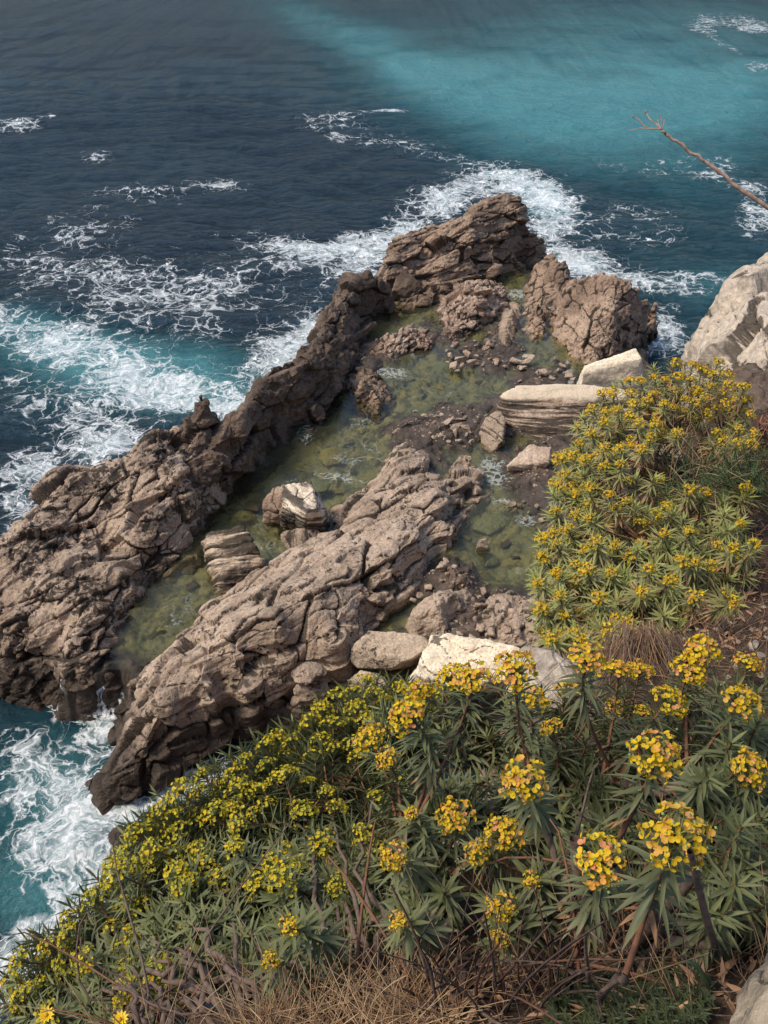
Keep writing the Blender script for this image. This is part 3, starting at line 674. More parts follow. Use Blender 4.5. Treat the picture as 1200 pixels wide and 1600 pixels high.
B('boulder', M_pink, hull_px([(700, 742, 1.35), (704, 730, 1.5), (722, 712, 1.65), (735, 714, 1.6), (734, 730, 1.4), (722, 748, 1.1), (702, 752, 1.05), (722, 714, 1.5, 0, .3, .9)]), 'small oblong rounded rock beside the shallow stream', rough=.05, seed=15, rnd=3)
B('boulder', M_mott, hull_px([(744, 855, 1.4), (746, 842, 1.6), (760, 842, 1.6), (763, 858, 1.3), (755, 864, 1.1), (744, 862, 1.0), (752, 842, 1.5, 0, .3, .8), (765, 862, .9)]), 'little pale rock sticking out of the middle of the right pool', rough=.04, seed=16, rnd=2)
B('boulder', M_greenstone, blob_pts(P(818, 898, 1.08), (1.15, .75, .3), .2, n=30, seed=4), 'green flat stone under water in the right pool', rough=.03, seed=17)
B('boulder', M_greenstone, blob_pts(P(765, 818, 1.03), (1.5, .9, .3), .6, n=30, seed=6), 'pale green flat patch of rock under water in the right pool', rough=.03, seed=18)
B('boulder', M_olivestone, blob_pts(P(519, 714, 1.02), (1.15, 1.15, .34), .2, n=40, seed=5), 'round yellow stone under water in the long pool', rough=.025, seed=19)
B('boulder', M_greenstone, blob_pts(P(496, 762, .98), (.95, 1.0, .3), .2, n=40, seed=9), 'round olive stone under water beside the cream boulder', rough=.025, seed=20)
B('boulder', M_mott, hull_px([(550, 1018, 1.9), (575, 984, 2.3), (650, 986, 2.4), (672, 995, 2.35), (668, 1015, 2.3), (640, 1030, 2.1), (610, 1047, 1.7), (560, 1045, 1.5), (548, 1030, 1.6), (575, 984, 2.2, -.1, .4, 1.0), (672, 995, 2.2, .1, .4, 1.0), (610, 1050, 1.1)]),
   'mottled boulder with grey lichen spots left of the white slab', rough=.04, seed=21, rnd=2)
B('boulder', M_white, hull_px([(655, 1035, 2.3), (672, 992, 2.5), (700, 988, 2.6), (745, 1000, 2.6), (800, 1008, 2.6), (830, 1020, 2.5), (850, 1060, 2.3), (700, 1070, 2.1), (650, 1050, 1.9), (690, 988, 2.4, 0, .4, 1.1), (820, 1010, 2.4, .1, .4, 1.1), (640, 1070, 1.2), (850, 1090, 1.2)]),
   'bright white slab partly behind the orange flower heads', rough=.05, seed=22, rnd=1, cracks=.03)
B('boulder', M_mott, hull_px([(540, 1062, 1.4), (565, 1046, 1.6), (600, 1058, 1.6), (615, 1080, 1.4), (570, 1092, .9), (540, 1080, .9), (600, 1090, .9)]), 'small pale stone just above the yellow flowers, below the mottled boulder', rough=.04, seed=24)
B('boulder', M_dark, hull_px([(612, 455, 1.8), (620, 432, 2.2), (636, 422, 2.4), (655, 440, 2.1), (663, 455, 1.7), (650, 470, 1.3), (625, 470, 1.2), (636, 424, 2.3, 0, .6, 1.0), (610, 465, 1.2)]), 'squarish dark brown boulder at the left foot of the far crag', rough=.04, seed=25, rnd=1)
B('boulder', M_rubble, hull_px([(738, 458, 2.35), (745, 444, 2.6), (765, 442, 2.6), (770, 452, 2.4), (755, 462, 2.0), (740, 465, 1.7), (770, 465, 1.7), (755, 442, 2.5, 0, .4, 1.5)]), 'pale orange pointed stone on top of the broken ridge', rough=.04, seed=26)
B('boulder', M_rubble, hull_px([(724, 456, 2.2), (728, 438, 2.6), (734, 437, 2.6), (735, 455, 2.2), (722, 462, 1.7), (736, 462, 1.7), (730, 438, 2.5, 0, .3, 1.6)]), 'thin upright pale stone left of the pointed stone on the broken ridge', rough=.03, seed=27)

# ------------------------------------------------------------------ loose stones, each its own object
protos = []
def stone_proto(i, mat):
    pts = blob_pts((0, 0, 0), (1.0, rng.uniform(.5, .85), rng.uniform(.35, .6)), n=9, seed=300 + i, flat=.45)
    ob = boulder('stone', mat, pts, vox=.055, rnd=1, rough=.035, rf=3.5, seed=60 + i)
    return ob
used_proto = set()
def stones(list_px, label, group, z0=None, protos_=None):
    for i, (u, v, w, z) in enumerate(list_px):
        k = i % len(protos_)
        src = protos_[k]
        o = src if id(src) not in used_proto else src.copy()
        if id(src) in used_proto: C.objects.link(o)
        used_proto.add(id(src))
        p = P(u, v, z); s = 1.3 * w * rng.uniform(.75, 1.25) / FPX * np.linalg.norm(p - EYE)
        o.location = p; o.scale = (s, s, s * rng.uniform(.8, 1.1)); o.rotation_euler = (rng.uniform(-.3, .3), rng.uniform(-.3, .3), rng.uniform(0, 6.28))
        tag(o, label, 'stone', group)
pr = [stone_proto(i, M_stone if i % 3 else M_mott) for i in range(6)]
pile = [(696, 660, 26, 1.5), (712, 664, 18, 1.5), (730, 668, 16, 1.48), (709, 677, 15, 1.45), (690, 680, 14, 1.42), (684, 668, 12, 1.42), (727, 680, 11, 1.42), (720, 656, 14, 1.45), (702, 690, 10, 1.4), (738, 690, 12, 1.4), (678, 684, 9, 1.4), (735, 676, 10, 1.42), (716, 688, 9, 1.4), (664, 648, 10, 1.35), (650, 642, 9, 1.33), (690, 648, 11, 1.4), (744, 660, 9, 1.4), (672, 690, 8, 1.38), (728, 698, 8, 1.35), (708, 652, 12, 1.42)]
stones(pile, 'pale broken stone in the heap between the green mid pool and the paw shaped rock', 'stones heaped beside the paw shaped rock', protos_=pr)
pr2 = [stone_proto(10 + i, M_stone if i % 3 else M_outcrop) for i in range(6)]
clus = [(711, 540, 16, 1.5), (704, 556, 14, 1.45), (718, 560, 13, 1.45), (730, 552, 14, 1.45), (738, 566, 17, 1.42), (708, 570, 13, 1.42), (722, 572, 12, 1.42), (698, 548, 10, 1.4), (744, 556, 9, 1.38), (714, 580, 9, 1.35), (756, 578, 9, 1.36), (766, 560, 10, 1.36), (776, 566, 14, 1.36), (790, 572, 9, 1.36), (700, 566, 9, 1.38), (727, 543, 9, 1.42)]
stones(clus, 'pale tan stone in the cluster jutting into the far side of the green mid pool', 'stones clustered at the far side of the mid pool', protos_=pr2)
pr3 = [stone_proto(20 + i, M_stone) for i in range(6)]
fld = [(808, 565, 20, 1.45), (818, 575, 18, 1.4), (828, 558, 18, 1.42), (822, 566, 14, 1.42), (846, 583, 22, 1.4), (862, 590, 12, 1.4), (880, 570, 14, 1.4), (888, 585, 16, 1.4), (872, 578, 9, 1.38), (812, 596, 8, 1.36), (836, 594, 8, 1.36), (868, 560, 10, 1.38), (788, 590, 7, 1.36), (896, 592, 12, 1.4)]
stones(fld, 'brown stone scattered on the wet flat between the narrow slab and the layered ledge', 'stones on the wet flat behind the ledge', protos_=pr3)
pr4 = [stone_proto(30 + i, M_stone) for i in range(5)]
rp = [(692, 884, 18, 1.6), (712, 886, 14, 1.6), (700, 896, 9, 1.65), (718, 900, 8, 1.68), (730, 896, 8, 1.6), (708, 910, 8, 1.65), (690, 906, 9, 1.55), (722, 915, 7, 1.6), (698, 876, 10, 1.5), (726, 920, 7, 1.5), (705, 925, 8, 1.5), (736, 910, 6, 1.5), (755, 924, 14, 1.45), (726, 919, 8, 1.5), (680, 900, 9, 1.4), (668, 918, 18, 1.4), (655, 930, 14, 1.38), (646, 938, 12, 1.35)]
stones(rp, 'small pale pebble on the dark wet mound by the right pool', 'pebbles on the dark wet mound', protos_=pr4)
pr5 = [stone_proto(40 + i, M_shelf if i % 2 else M_stone) for i in range(6)]
rb = [(752, 945, 20, 1.65), (772, 940, 16, 1.65), (790, 952, 22, 1.75), (808, 942, 16, 1.7), (760, 962, 14, 1.65), (778, 968, 18, 1.75), (800, 972, 20, 1.85), (820, 960, 16, 1.8), (832, 950, 12, 1.7), (750, 980, 14, 1.65), (770, 988, 20, 1.8), (812, 990, 16, 1.9), (792, 985, 12, 1.85), (828, 978, 18, 1.9), (748, 932, 10, 1.5), (838, 966, 12, 1.8), (762, 978, 10, 1.7), (740, 995, 14, 1.5)]
stones(rb, 'pinkish stone among the broken rocks below the right pool', 'stones among the broken rocks below the right pool', protos_=pr5)
pr6 = [stone_proto(50 + i, M_stone) for i in range(4)]
sc = [(838, 758, 12, 1.4), (800, 788, 14, 1.25), (812, 790, 9, 1.25), (785, 786, 8, 1.22), (825, 800, 8, 1.3), (838, 790, 9, 1.36), (820, 812, 8, 1.3), (846, 775, 8, 1.4), (806, 796, 8, 1.24), (832, 820, 7, 1.3), (818, 783, 7, 1.28), (792, 792, 7, 1.22), (845, 812, 8, 1.33), (614, 712, 6, 1.24)]
stones(sc, 'small wet stone in the shallow rapids left of the yellow shrub', 'stones in the shallow rapids', protos_=pr6)

pr7 = [stone_proto(60 + i, (M_greenstone, M_olivestone, M_dark)[i % 3]) for i in range(6)]
sub_ = [(540, 690, 26, .85), (560, 672, 20, .9), (575, 690, 16, .9), (500, 700, 18, .85), (470, 735, 22, .75), (548, 735, 18, .8), (570, 655, 16, .9), (425, 745, 20, .8), (395, 790, 22, .8), (420, 850, 26, .6), (375, 850, 20, .75), (300, 915, 22, .9), (270, 940, 26, .85), (250, 985, 20, .9), (310, 950, 18, .85), (640, 590, 18, .95), (690, 605, 22, .92), (720, 620, 16, .95), (660, 615, 20, .92), (750, 595, 16, 1.0), (615, 505, 16, .9), (640, 500, 14, .92), (730, 840, 18, .95), (790, 850, 20, .95), (770, 880, 22, .92), (720, 830, 16, .92), (805, 870, 16, .9), (485, 810, 18, .7), (530, 770, 18, .8), (455, 705, 16, .85)]
stones(sub_, 'dull olive stone seen under the pool water', 'stones under the pool water', protos_=pr7)
# gravel and grit on the wet flats: beyond counting
acc_V, acc_T = [], []; bv = [v.co for v in base.data.vertices]
bz = np.array([v[:] for v in bv]); U_, V_ = project(bz[:, 0], bz[:, 1], bz[:, 2])
okv = np.where((bz[:, 2] > 1.17) & (bz[:, 2] < 1.9) & (U_ > 560) & (U_ < 870) & (V_ > 480) & (V_ < 1010))[0]
dens_ = fbm2(bz[okv, 0] * .9, bz[okv, 1] * .9, 3, 77) + rng.normal(size=len(okv)) * .25
okv = okv[dens_ > .12]
okv = rng.choice(okv, min(1300, len(okv)), replace=False)
ico = np.array([[1, 0, 0], [-1, 0, 0], [0, 1, 0], [0, -1, 0], [0, 0, 1], [0, 0, -1]], float)
tri = np.array([[0, 2, 4], [2, 1, 4], [1, 3, 4], [3, 0, 4], [2, 0, 5], [1, 2, 5], [3, 1, 5], [0, 3, 5]])
for n_, k in enumerate(okv):
    sz = rng.lognormal(-3.1, .45); m_ = np.array(Matrix.Rotation(rng.uniform(0, 6), 3, 'Z') @ Matrix.Rotation(rng.uniform(0, .8), 3, 'X'))
    acc_V.append((ico * (sz, sz * rng.uniform(.5, .9), sz * rng.uniform(.35, .7)) * rng.uniform(.8, 1.2, (6, 1))) @ m_.T + bz[k]); acc_T.append(tri + 6 * n_)
tag(mk('gravel', np.concatenate(acc_V), [np.concatenate(acc_T)], M_stone, smooth_=False), 'small broken gravel strewn over the wet flats between the pools', kind='stuff')
# ------------------------------------------------------------------ sea
def axis(lo, hi, step, far_lo, far_hi, g=1.16):
    a = list(np.arange(lo, hi + 1e-6, step))
    s = step; x = hi; r = []
    while x < far_hi: s *= g; x += s; r.append(x)
    s = step; x = lo; l = []
    while x > far_lo: s *= g; x -= s; l.append(x)
    return np.array(l[::-1] + a + r)

def gauss_px(U, V, lst):
    r = np.zeros(U.shape)
    for (u, v, ru, rv, ang, k) in lst:
        a = math.radians(ang); ca, sa = math.cos(a), math.sin(a)
        p = (U - u) * ca + (V - v) * sa; q = -(U - u) * sa + (V - v) * ca
        r = r + k * np.exp(-((p / ru) ** 2 + (q / rv) ** 2))
    return r
# where the surf lies (photo position, extent, turn, strength)
FOAM = [(60, 520, 110, 28, 12, .75), (200, 585, 130, 30, 14, .8), (330, 625, 110, 28, 5, .75), (430, 590, 70, 40, -20, .6), (470, 525, 45, 16, -30, .9), (490, 510, 22, 26, 0, .5), (120, 640, 120, 60, 20, .42), (180, 690, 60, 30, -20, .55), (50, 730, 70, 24, 0, .5), (30, 800, 45, 50, 0, .65),
        (260, 480, 220, 70, 10, .30), (120, 360, 110, 30, -15, .30), (330, 440, 120, 40, 0, .22), (90, 420, 110, 40, 0, .16), (440, 385, 80, 16, 8, .60), (540, 390, 80, 22, -12, .62), (560, 425, 70, 20, -20, .5), (620, 365, 60, 20, -25, .62), (700, 310, 70, 22, -10, .75), (790, 285, 70, 20, 8, .8), (850, 305, 50, 22, 25, .8), (865, 345, 45, 26, 40, .65), (880, 395, 60, 24, 20, .65), (920, 420, 60, 20, 12, .55), (1010, 440, 90, 16, 5, .55), (1110, 445, 50, 14, 0, .40), (980, 350, 110, 45, 0, .26), (1040, 510, 30, 40, 0, .55), (1040, 545, 40, 16, 0, .5),
        (1185, 330, 30, 40, 0, .55), (1120, 270, 70, 30, 10, .24), (1160, 38, 70, 9, 6, .55), (1095, 42, 26, 6, 0, .4), (1130, 70, 40, 7, 25, .35), (1190, 105, 30, 6, 0, .35), (605, 172, 36, 4, -3, .6), (520, 185, 60, 12, 0, .22), (570, 215, 110, 26, 10, .20), (520, 215, 20, 10, 0, .35), (700, 240, 60, 14, 10, .22), (40, 190, 50, 14, -10, .36), (150, 245, 40, 14, 10, .26), (330, 295, 80, 12, 0, .32), (200, 300, 120, 20, 0, .12), (1000, 260, 120, 20, 0, .14),
        (130, 1160, 90, 40, -25, .62), (60, 1230, 80, 60, 0, .58), (160, 1130, 50, 40, -20, .6), (180, 1095, 16, 34, 0, 1.0), (85, 1095, 12, 26, 0, .6), (130, 1260, 70, 40, 10, .58), (150, 1330, 70, 40, 0, .52), (40, 1330, 70, 30, 10, .52), (90, 1390, 80, 16, 5, .35), (80, 1470, 90, 40, -20, .85), (30, 1540, 60, 60, 0, .85), (150, 1420, 40, 50, 0, .6), (200, 1270, 30, 14, -25, .6), (40, 1150, 60, 24, 0, .35), (425, 1115, 14, 20, 0, 1.0), (300, 1235, 90, 30, -25, .5)]
TURQ = [(1000, 130, 330, 120, 5, .46), (1050, 30, 330, 45, 0, .25), (850, 150, 270, 62, 8, .62), (620, 95, 170, 38, 24, .42), (1060, 150, 220, 60, -5, .6), (900, 230, 220, 60, 5, .30), (470, 20, 120, 30, 20, .25), (1100, 380, 200, 150, 0, .22), (1130, 450, 120, 30, 0, .30), (850, 320, 40, 22, 20, .8), (140, 560, 160, 44, 14, .95), (330, 600, 170, 55, 8, .75), (90, 600, 120, 70, 0, .3), (60, 1400, 130, 70, 0, 1.0), (90, 1240, 130, 120, 0, .75), (40, 500, 60, 20, 0, .4), (1060, 540, 60, 40, 0, .15)]

xs = axis(-26, 30, .16, -3500, 3500); ys = axis(3, 75, .16, -60, 4000)
X, Y = np.meshgrid(xs, ys)
Z = 0.21 * fbm2(X * .16 + Y * .05, Y * .30 - X * .04, 2, 500) + 0.10 * noise2(X * .5 + 9, Y * .9, 503) + 0.05 * fbm2(X * 1.2 + 3, Y * 1.9, 3, 507)
dist = np.hypot(X, Y)
Z = Z * np.clip(1.3 - dist / 400, 0, 1) * (0.45 + .55 * smooth(0, 25, Y))
U, Vv = project(X, Y, Z * 0)
fo = gauss_px(U, Vv, FOAM); tq = gauss_px(U, Vv, TURQ)
front_of = (Y * cp - (0 - 18.0) * sp) > 0.5
fo = np.where(front_of, fo, .1); tq = np.where(front_of, tq, .1)
# streaky break-up, in metres on the water
fo = fo * 1.08 * (0.75 + 0.5 * fbm2(X * .35 + 5, Y * .35, 3, 520)) + .02 * noise2(X * .1, Y * .1, 521)
Z += 0.10 * np.clip(fo, 0, 1) * fbm2(X * 1.5, Y * 1.5, 3, 530)
i = np.arange(X.size).reshape(X.shape)
F = np.stack([i[:-1, :-1], i[:-1, 1:], i[1:, 1:], i[1:, :-1]], -1).reshape(-1, 4)

b = NB('sea_water')
co = b.coord(); x, y, z = b.sep(co)
foam = b.attr('foam'); turq = b.attr('turq')
flat = b.comb(x, y, 0.0)
w1 = b.scale(b.vmath('SUBTRACT', b.noise(flat, 0.55, 4, 0.6, 0, True), (.5, .5, .5)), 2.2)
w2 = b.scale(b.vmath('SUBTRACT', b.noise(flat, 2.6, 3, 0.6, 0, True), (.5, .5, .5)), 0.55)
wp = b.vmath('ADD', b.vmath('ADD', flat, w1), w2)
wpf = b.vmath('MULTIPLY', wp, (1, 1, 0))
e1 = b.voro(wpf, 1.25); e2 = b.voro(b.vmath('ADD', wpf, (7.3, 2.1, 0)), 2.7); e3 = b.voro(wpf, 5.5)
n1 = b.noise(wpf, 0.9, 6, 0.62); n2 = b.noise(wpf, 6.0, 5, 0.7)
dens = b.math('ADD', foam, b.math('MULTIPLY', b.math('SUBTRACT', n1, 0.5), b.math('MULTIPLY', b.math('ADD', foam, 0.12), 1.7)))
dens = b.math('ADD', dens, b.math('MULTIPLY', b.math('SUBTRACT', b.noise(flat, 0.28, 3, 0.5), 0.5), b.math('MULTIPLY', foam, 1.0)))
wn = b.noise(wpf, 2.2, 4, .65)
def web(e, k, soft, lo):
    t = b.math('MULTIPLY', b.math('MULTIPLY', b.math('MAXIMUM', b.math('SUBTRACT', dens, lo), 0.0), k), b.mr(wn, .3, .68, .25, 1.7))
    hi = b.math('ADD', t, 0.001)
    q = b.math('DIVIDE', b.math('SUBTRACT', hi, e), b.math('ADD', b.math('MULTIPLY', t, soft), 0.002))
    return b.math('MULTIPLY', b.math('MINIMUM', b.math('MAXIMUM', q, 0.0), 1.0), b.mr(dens, lo, lo + .16))
f1 = web(e1, 0.20, 0.9, 0.07); f2 = web(e2, 0.28, 0.9, 0.18); f3 = web(e3, 0.34, 1.0, 0.40)
halo = b.math('MULTIPLY', b.math('MAXIMUM', web(e1, 0.55, 1.0, 0.09), b.math('MULTIPLY', web(e2, .6, 1.0, .22), .8)), b.mr(b.noise(wpf, 3.0, 5, .7), .34, .64, .08, .72))
solid = b.mr(b.math('ADD', dens, b.math('MULTIPLY', b.math('SUBTRACT', n2, 0.5), 0.7)), 0.88, 1.35, 0.0, 0.95)
fm = b.math('MAXIMUM', b.math('MAXIMUM', f1, b.math('MULTIPLY', f2, .9)), b.math('MAXIMUM', b.math('MULTIPLY', f3, .8), solid))
# thin milky film between the threads
film = b.mr(dens, 0.22, 1.0, 0.0, 0.58)
grain = b.mr(n2, 0.30, 0.62, 0.35, 1.0)
fm = b.math('MAXIMUM', b.math('MULTIPLY', fm, grain), halo)
deep = b.mix(b.mr(b.noise(flat, 0.045, 3, 0.5), .35, .65), (0.0105, 0.0235, 0.0355), (0.0145, 0.033, 0.047))
tnoise = b.math('ADD', turq, b.math('MULTIPLY', b.math('SUBTRACT', b.noise(flat, 0.09, 7, 0.62, .9), 0.5), b.math('MULTIPLY', turq, 1.5)))
col = b.mix(b.mr(tnoise, 0.02, 0.35, 0, 1, 'LINEAR'), deep, (0.009, 0.058, 0.073))
col = b.mix(b.mr(tnoise, 0.30, 1.0, 0, 1, 'LINEAR'), col, (0.068, 0.235, 0.252))
col = b.mix(film, col, (0.22, 0.42, 0.42))
rip = b.math('ADD', b.noise(b.vmath('MULTIPLY', flat, (1, 1.7, 1)), 2.6, 8, 0.66), b.math('MULTIPLY', b.noise(b.vmath('MULTIPLY', flat, (1, 1.8, 1)), 0.6, 4, 0.55), 1.3))
nrm = b.bump(b.math('ADD', rip, b.math('MULTIPLY', fm, 0.25)), 1.0, 0.30)
fc = b.n('ShaderNodeLayerWeight', None, {'Blend': .5, 'Normal': nrm}, 1)
fres = b.math('ADD', .018, b.math('MULTIPLY', b.math('POWER', fc, 4.5), .34))       # rough sea: wave slopes keep grazing reflection low
water = b.n('ShaderNodeMixShader', None, {0: fres, 1: b.n('ShaderNodeBsdfDiffuse', None, {'Color': col, 'Normal': nrm}), 2: b.n('ShaderNodeBsdfGlossy', None, {'Color': (1, 1, 1), 'Roughness': .16, 'Normal': nrm})})
fcol = b.mix(b.mr(n2, .3, .7), (0.72, 0.75, 0.74), (0.88, 0.89, 0.88))
fsh = b.bsdf(fcol, 0.8, b.bump(n2, 0.5, 0.1), 0.1)
mx = b.n('ShaderNodeMixShader', None, {0: fm, 1: water, 2: fsh})
M_sea = b.done(mx)
o = mk('sea', np.stack([X, Y, Z], -1).reshape(-1, 3), [F], M_sea, attrs={'foam': fo.ravel(), 'turq': tq.ravel()})
tag(o, 'dark blue and turquoise sea laced with white foam around the rocks', kind='structure')

# ------------------------------------------------------------------ pool water
def pool_mat(name, tint=(0.88, 0.90, 0.78), foamk=1.0):
    b = NB(name)
    co = b.coord()
    w = b.vmath('ADD', b.vmath('MULTIPLY', co, (1, 1, 0)), b.scale(b.vmath('SUBTRACT', b.noise(co, 0.9, 4, 0.6, 0.3, True), (.5, .5, .5)), 1.6))
    e = b.voro(w, 1.1); n = b.noise(co, 0.7, 4, 0.6); n2 = b.noise(co, 9, 4, 0.7)
    f = b.attr('foam')
    lines = b.math('MULTIPLY', b.mr(e, 0.0, 0.035, 1, 0), b.mr(b.math('ADD', n, b.math('MULTIPLY', f, .6)), 0.56, 0.70))
    dn = b.math('ADD', f, b.math('MULTIPLY', b.math('SUBTRACT', n2, 0.5), b.math('MULTIPLY', f, 2.2)))
    e2 = b.voro(w, 3.2)
    fmm = b.math('MULTIPLY', b.mr(b.math('SUBTRACT', b.math('MULTIPLY', dn, .30), e2), -0.02, 0.09), b.mr(dn, .15, .4))
    fm = b.math('MAXIMUM', b.math('MULTIPLY', lines, b.mr(n2, .35, .6, .05, .40)), b.math('MULTIPLY', fmm, .42))
    nrm = b.bump(b.noise(b.vmath('MULTIPLY', co, (1, 1.6, 1)), 3.5, 4, 0.55), 0.22, 0.06)
    tr = b.n('ShaderNodeBsdfTransparent', None, {'Color': tint})
    gl = b.n('ShaderNodeBsdfGlossy', None, {'Color': (1, 1, 1), 'Roughness': 0.06, 'Normal': nrm})
    mud = b.n('ShaderNodeBsdfDiffuse', None, {'Color': (0.200, 0.198, 0.125)})
    body = b.n('ShaderNodeMixShader', None, {0: b.mr(b.noise(co, .5, 3, .5), .35, .65, .03, .16), 1: tr, 2: mud})
    fr = b.n('ShaderNodeFresnel', None, {'IOR': 1.33, 'Normal': nrm})
    s = b.n('ShaderNodeMixShader', None, {0: fr, 1: body, 2: gl})
    wh = b.n('ShaderNodeBsdfDiffuse', None, {'Color': (0.62, 0.64, 0.58)})
    return b.done(b.n('ShaderNodeMixShader', None, {0: fm, 1: s, 2: wh}))
M_pool = pool_mat('pool_water')
PF = [(770, 730, 26, 20, 0, .55), (785, 752, 26, 10, 0, .5), (790, 785, 34, 10, 10, .4), (822, 815, 18, 12, 0, .45), (885, 590, 10, 22, 0, 1.2), (868, 480, 10, 8, 0, 1.0), (805, 460, 16, 8, 0, .9), (480, 672, 10, 20, 0, .5), (600, 580, 40, 8, 0, .5), (520, 745, 40, 8, 10, .4), (620, 590, 30, 8, 0, .3), (290, 950, 20, 40, 20, .25), (560, 700, 50, 60, 0, .2)]
pool_ol = pts_of([(u, v, POOL) for (u, v) in [(196, 1052), (180, 1048), (160, 1050), (175, 990), (215, 930), (260, 885), (310, 820), (340, 770), (420, 690), (470, 640), (540, 560), (570, 510), (595, 470), (650, 462), (740, 430), (800, 415), (840, 425), (862, 470), (900, 560), (960, 600), (1010, 700), (1000, 900), (860, 1010), (640, 1010), (500, 1000), (330, 1000), (262, 1030)]])
lo, hi = pool_ol[:, :2].min(0), pool_ol[:, :2].max(0)
X, Y = np.meshgrid(np.arange(lo[0], hi[0], .12), np.arange(lo[1], hi[1], .12))
sd = poly_sd(X, Y, pool_ol)
Zp = POOL + 0.006 * fbm2(X * 1.1, Y * 1.1, 3, 610)
U, Vv = project(X, Y, Zp)
V = np.stack([X, Y, Zp], -1).reshape(-1, 3)
F = grid_faces(*X.shape, sd > 0)
at = gauss_px(U, Vv, PF).ravel()
V, F, used = compact(V, F)
o = mk('pool_water', V, [F], M_pool, attrs={'foam': at[used]})
tag(o, 'still olive green water of the tide pools on the rock shelf', kind='structure')

from mathutils.bvhtree import BVHTree
def bvh(o):
    return BVHTree.FromPolygons([v.co[:] for v in o.data.vertices], [p.vertices[:] for p in o.data.polygons])
SPILL_ON = [bvh(base)]
# water spilling from the long pool down to the sea
def spill(path, wid, name):
    c = np.array([P(*p) for p in path]); n = 26; m = 9
    t = np.linspace(0, len(c) - 1, n); cc = np.stack([np.interp(t, np.arange(len(c)), c[:, k]) for k in range(3)], 1)
    wv = np.interp(t, np.arange(len(wid)), wid)
    tan = np.gradient(cc, axis=0); side = np.stack([tan[:, 1], -tan[:, 0], tan[:, 0] * 0], 1); side /= np.linalg.norm(side, axis=1)[:, None]
    s = np.linspace(-1, 1, m)
    V = cc[:, None, :] + side[:, None, :] * (wv[:, None] * s[None, :] * .5)[:, :, None]
    for i_ in range(n):
        for j_ in range(m):
            zs = [h_[0].z for t_ in SPILL_ON for h_ in [t_.ray_cast(Vector((V[i_, j_, 0], V[i_, j_, 1], 30)), Vector((0, 0, -1)))] if h_[0] is not None]
            V[i_, j_, 2] = max([0.03, min(max(zs, default=0), cc[i_, 2] + .5) + .035])
    V[:, :, 2] += .03 * (1 - s[None, :] ** 2) + .06 * noise2(V[:, :, 0] * 5, V[:, :, 1] * 5, 660)
    V = V.reshape(-1, 3)
    return tag(mk(name, V, [grid_faces(n, m, np.ones((n, m), bool))], M_spill, attrs={'run': (smooth(0, .35, np.linspace(0, 1, n))[:, None] * (1 - np.abs(s) ** 3)[None, :]).ravel()}), 'white water spilling off the rock shelf into the sea', kind='structure')
b = NB('spilling_white_water'); co = b.coord()
n = b.noise(b.vmath('MULTIPLY', co, (1, 1, .35)), 7, 6, .7, .5)
tr = b.n('ShaderNodeBsdfTransparent'); wh = b.bsdf((.80, .82, .81), .6, b.bump(n, .6, .08), .2)
M_spill = b.done(b.n('ShaderNodeMixShader', None, {0: b.math('MULTIPLY', b.mr(n, .40, .60, 0, .92), b.attr('run')), 1: tr, 2: wh}))
spill([(190, 1050, 1.2), (184, 1068, .9), (180, 1085, .5), (174, 1100, .15), (164, 1124, .05)], [.22, .35, .6, .9, 1.3], 'white_water')
spill([(104, 1068, 1.0), (97, 1078, .6), (88, 1094, .25), (82, 1110, .04)], [.10, .18, .30, .55], 'white_water')

# ------------------------------------------------------------------ hillside under and behind the shrubs
hp = [(600, 1600, 1.53), (300, 1600, 1.55), (50, 1620, 1.50), (900, 1600, 1.50), (1200, 1600, 1.36), (950, 1510, 1.76), (600, 1490, 1.86), (1190, 1400, 1.75), (1190, 1200, 2.25), (1190, 1060, 3.05), (1000, 1040, 3.25), (1180, 950, 3.70), (1010, 940, 3.9), (1190, 780, 4.7), (1020, 730, 4.8), (1190, 660, 5.4), (1190, 620, 5.9)]
hpts = [D(*p) for p in hp]
hpts += [np.array(p) for p in [(0, 0, 16.45), (-2, -1, 16.6), (3, -1, 16.7), (2.5, .6, 16.6), (3, 3, 15.7), (5, 5, 15.0), (2.6, 6.2, 14.1), (3.2, 7.8, 13.3), (4.8, 9, 13.4), (8, 10, 14.0), (12, 8, 16.5), (0, -4, 17.5), (-5, -4, 17.0), (6, -4, 18.5), (20, 4, 19.5), (-12, -6, 16.5), (30, 15, 17), (-30, -16, 16), (40, -20, 22), (-20, -25, 20)]]
hf = rbf_fit(np.array(hpts), .25)
brow = [(-60, -14), (-20, -5.5), (-6, -2.2), (-2.5, -.3), (-1.35, .40), (-.7, .64), (-.2, .74), (.1, .92), (.36, 1.24), (.62, 1.75), (.80, 2.3), (.93, 2.75), (1.14, 3.45), (1.75, 4.5), (2.5, 6.6), (2.95, 8.3), (4.6, 10.2), (9, 12), (20, 15), (60, 24), (60, -60), (-60, -60)]
def hill_patch(lo, hi, res):
    X, Y = np.meshgrid(np.arange(lo[0], hi[0], res), np.arange(lo[1], hi[1], res))
    return X, Y
xs = axis(-2.2, 4.5, .035, -58, 58, 1.13); ys = axis(-.3, 9.5, .035, -50, 34, 1.13)
X, Y = np.meshgrid(xs, ys)
sd = poly_sd(X + .15 * fbm2(X * 1.2, Y * 1.2, 3, 700), Y + .15 * fbm2(X * 1.2, Y * 1.2, 3, 702), np.array(brow))
Zt = hf(X, Y)
near = np.exp(-np.hypot(X, Y) / 8)
Zt += .05 * fbm2(X * 2.2, Y * 2.2, 4, 710) + (1 - near) * .5 * fbm2(X * .25, Y * .25, 4, 711)
out = np.maximum(-sd, 0)
Z = np.where(sd > 0, Zt, Zt - 3.9 * out - .5 * smooth(0, .25, out))
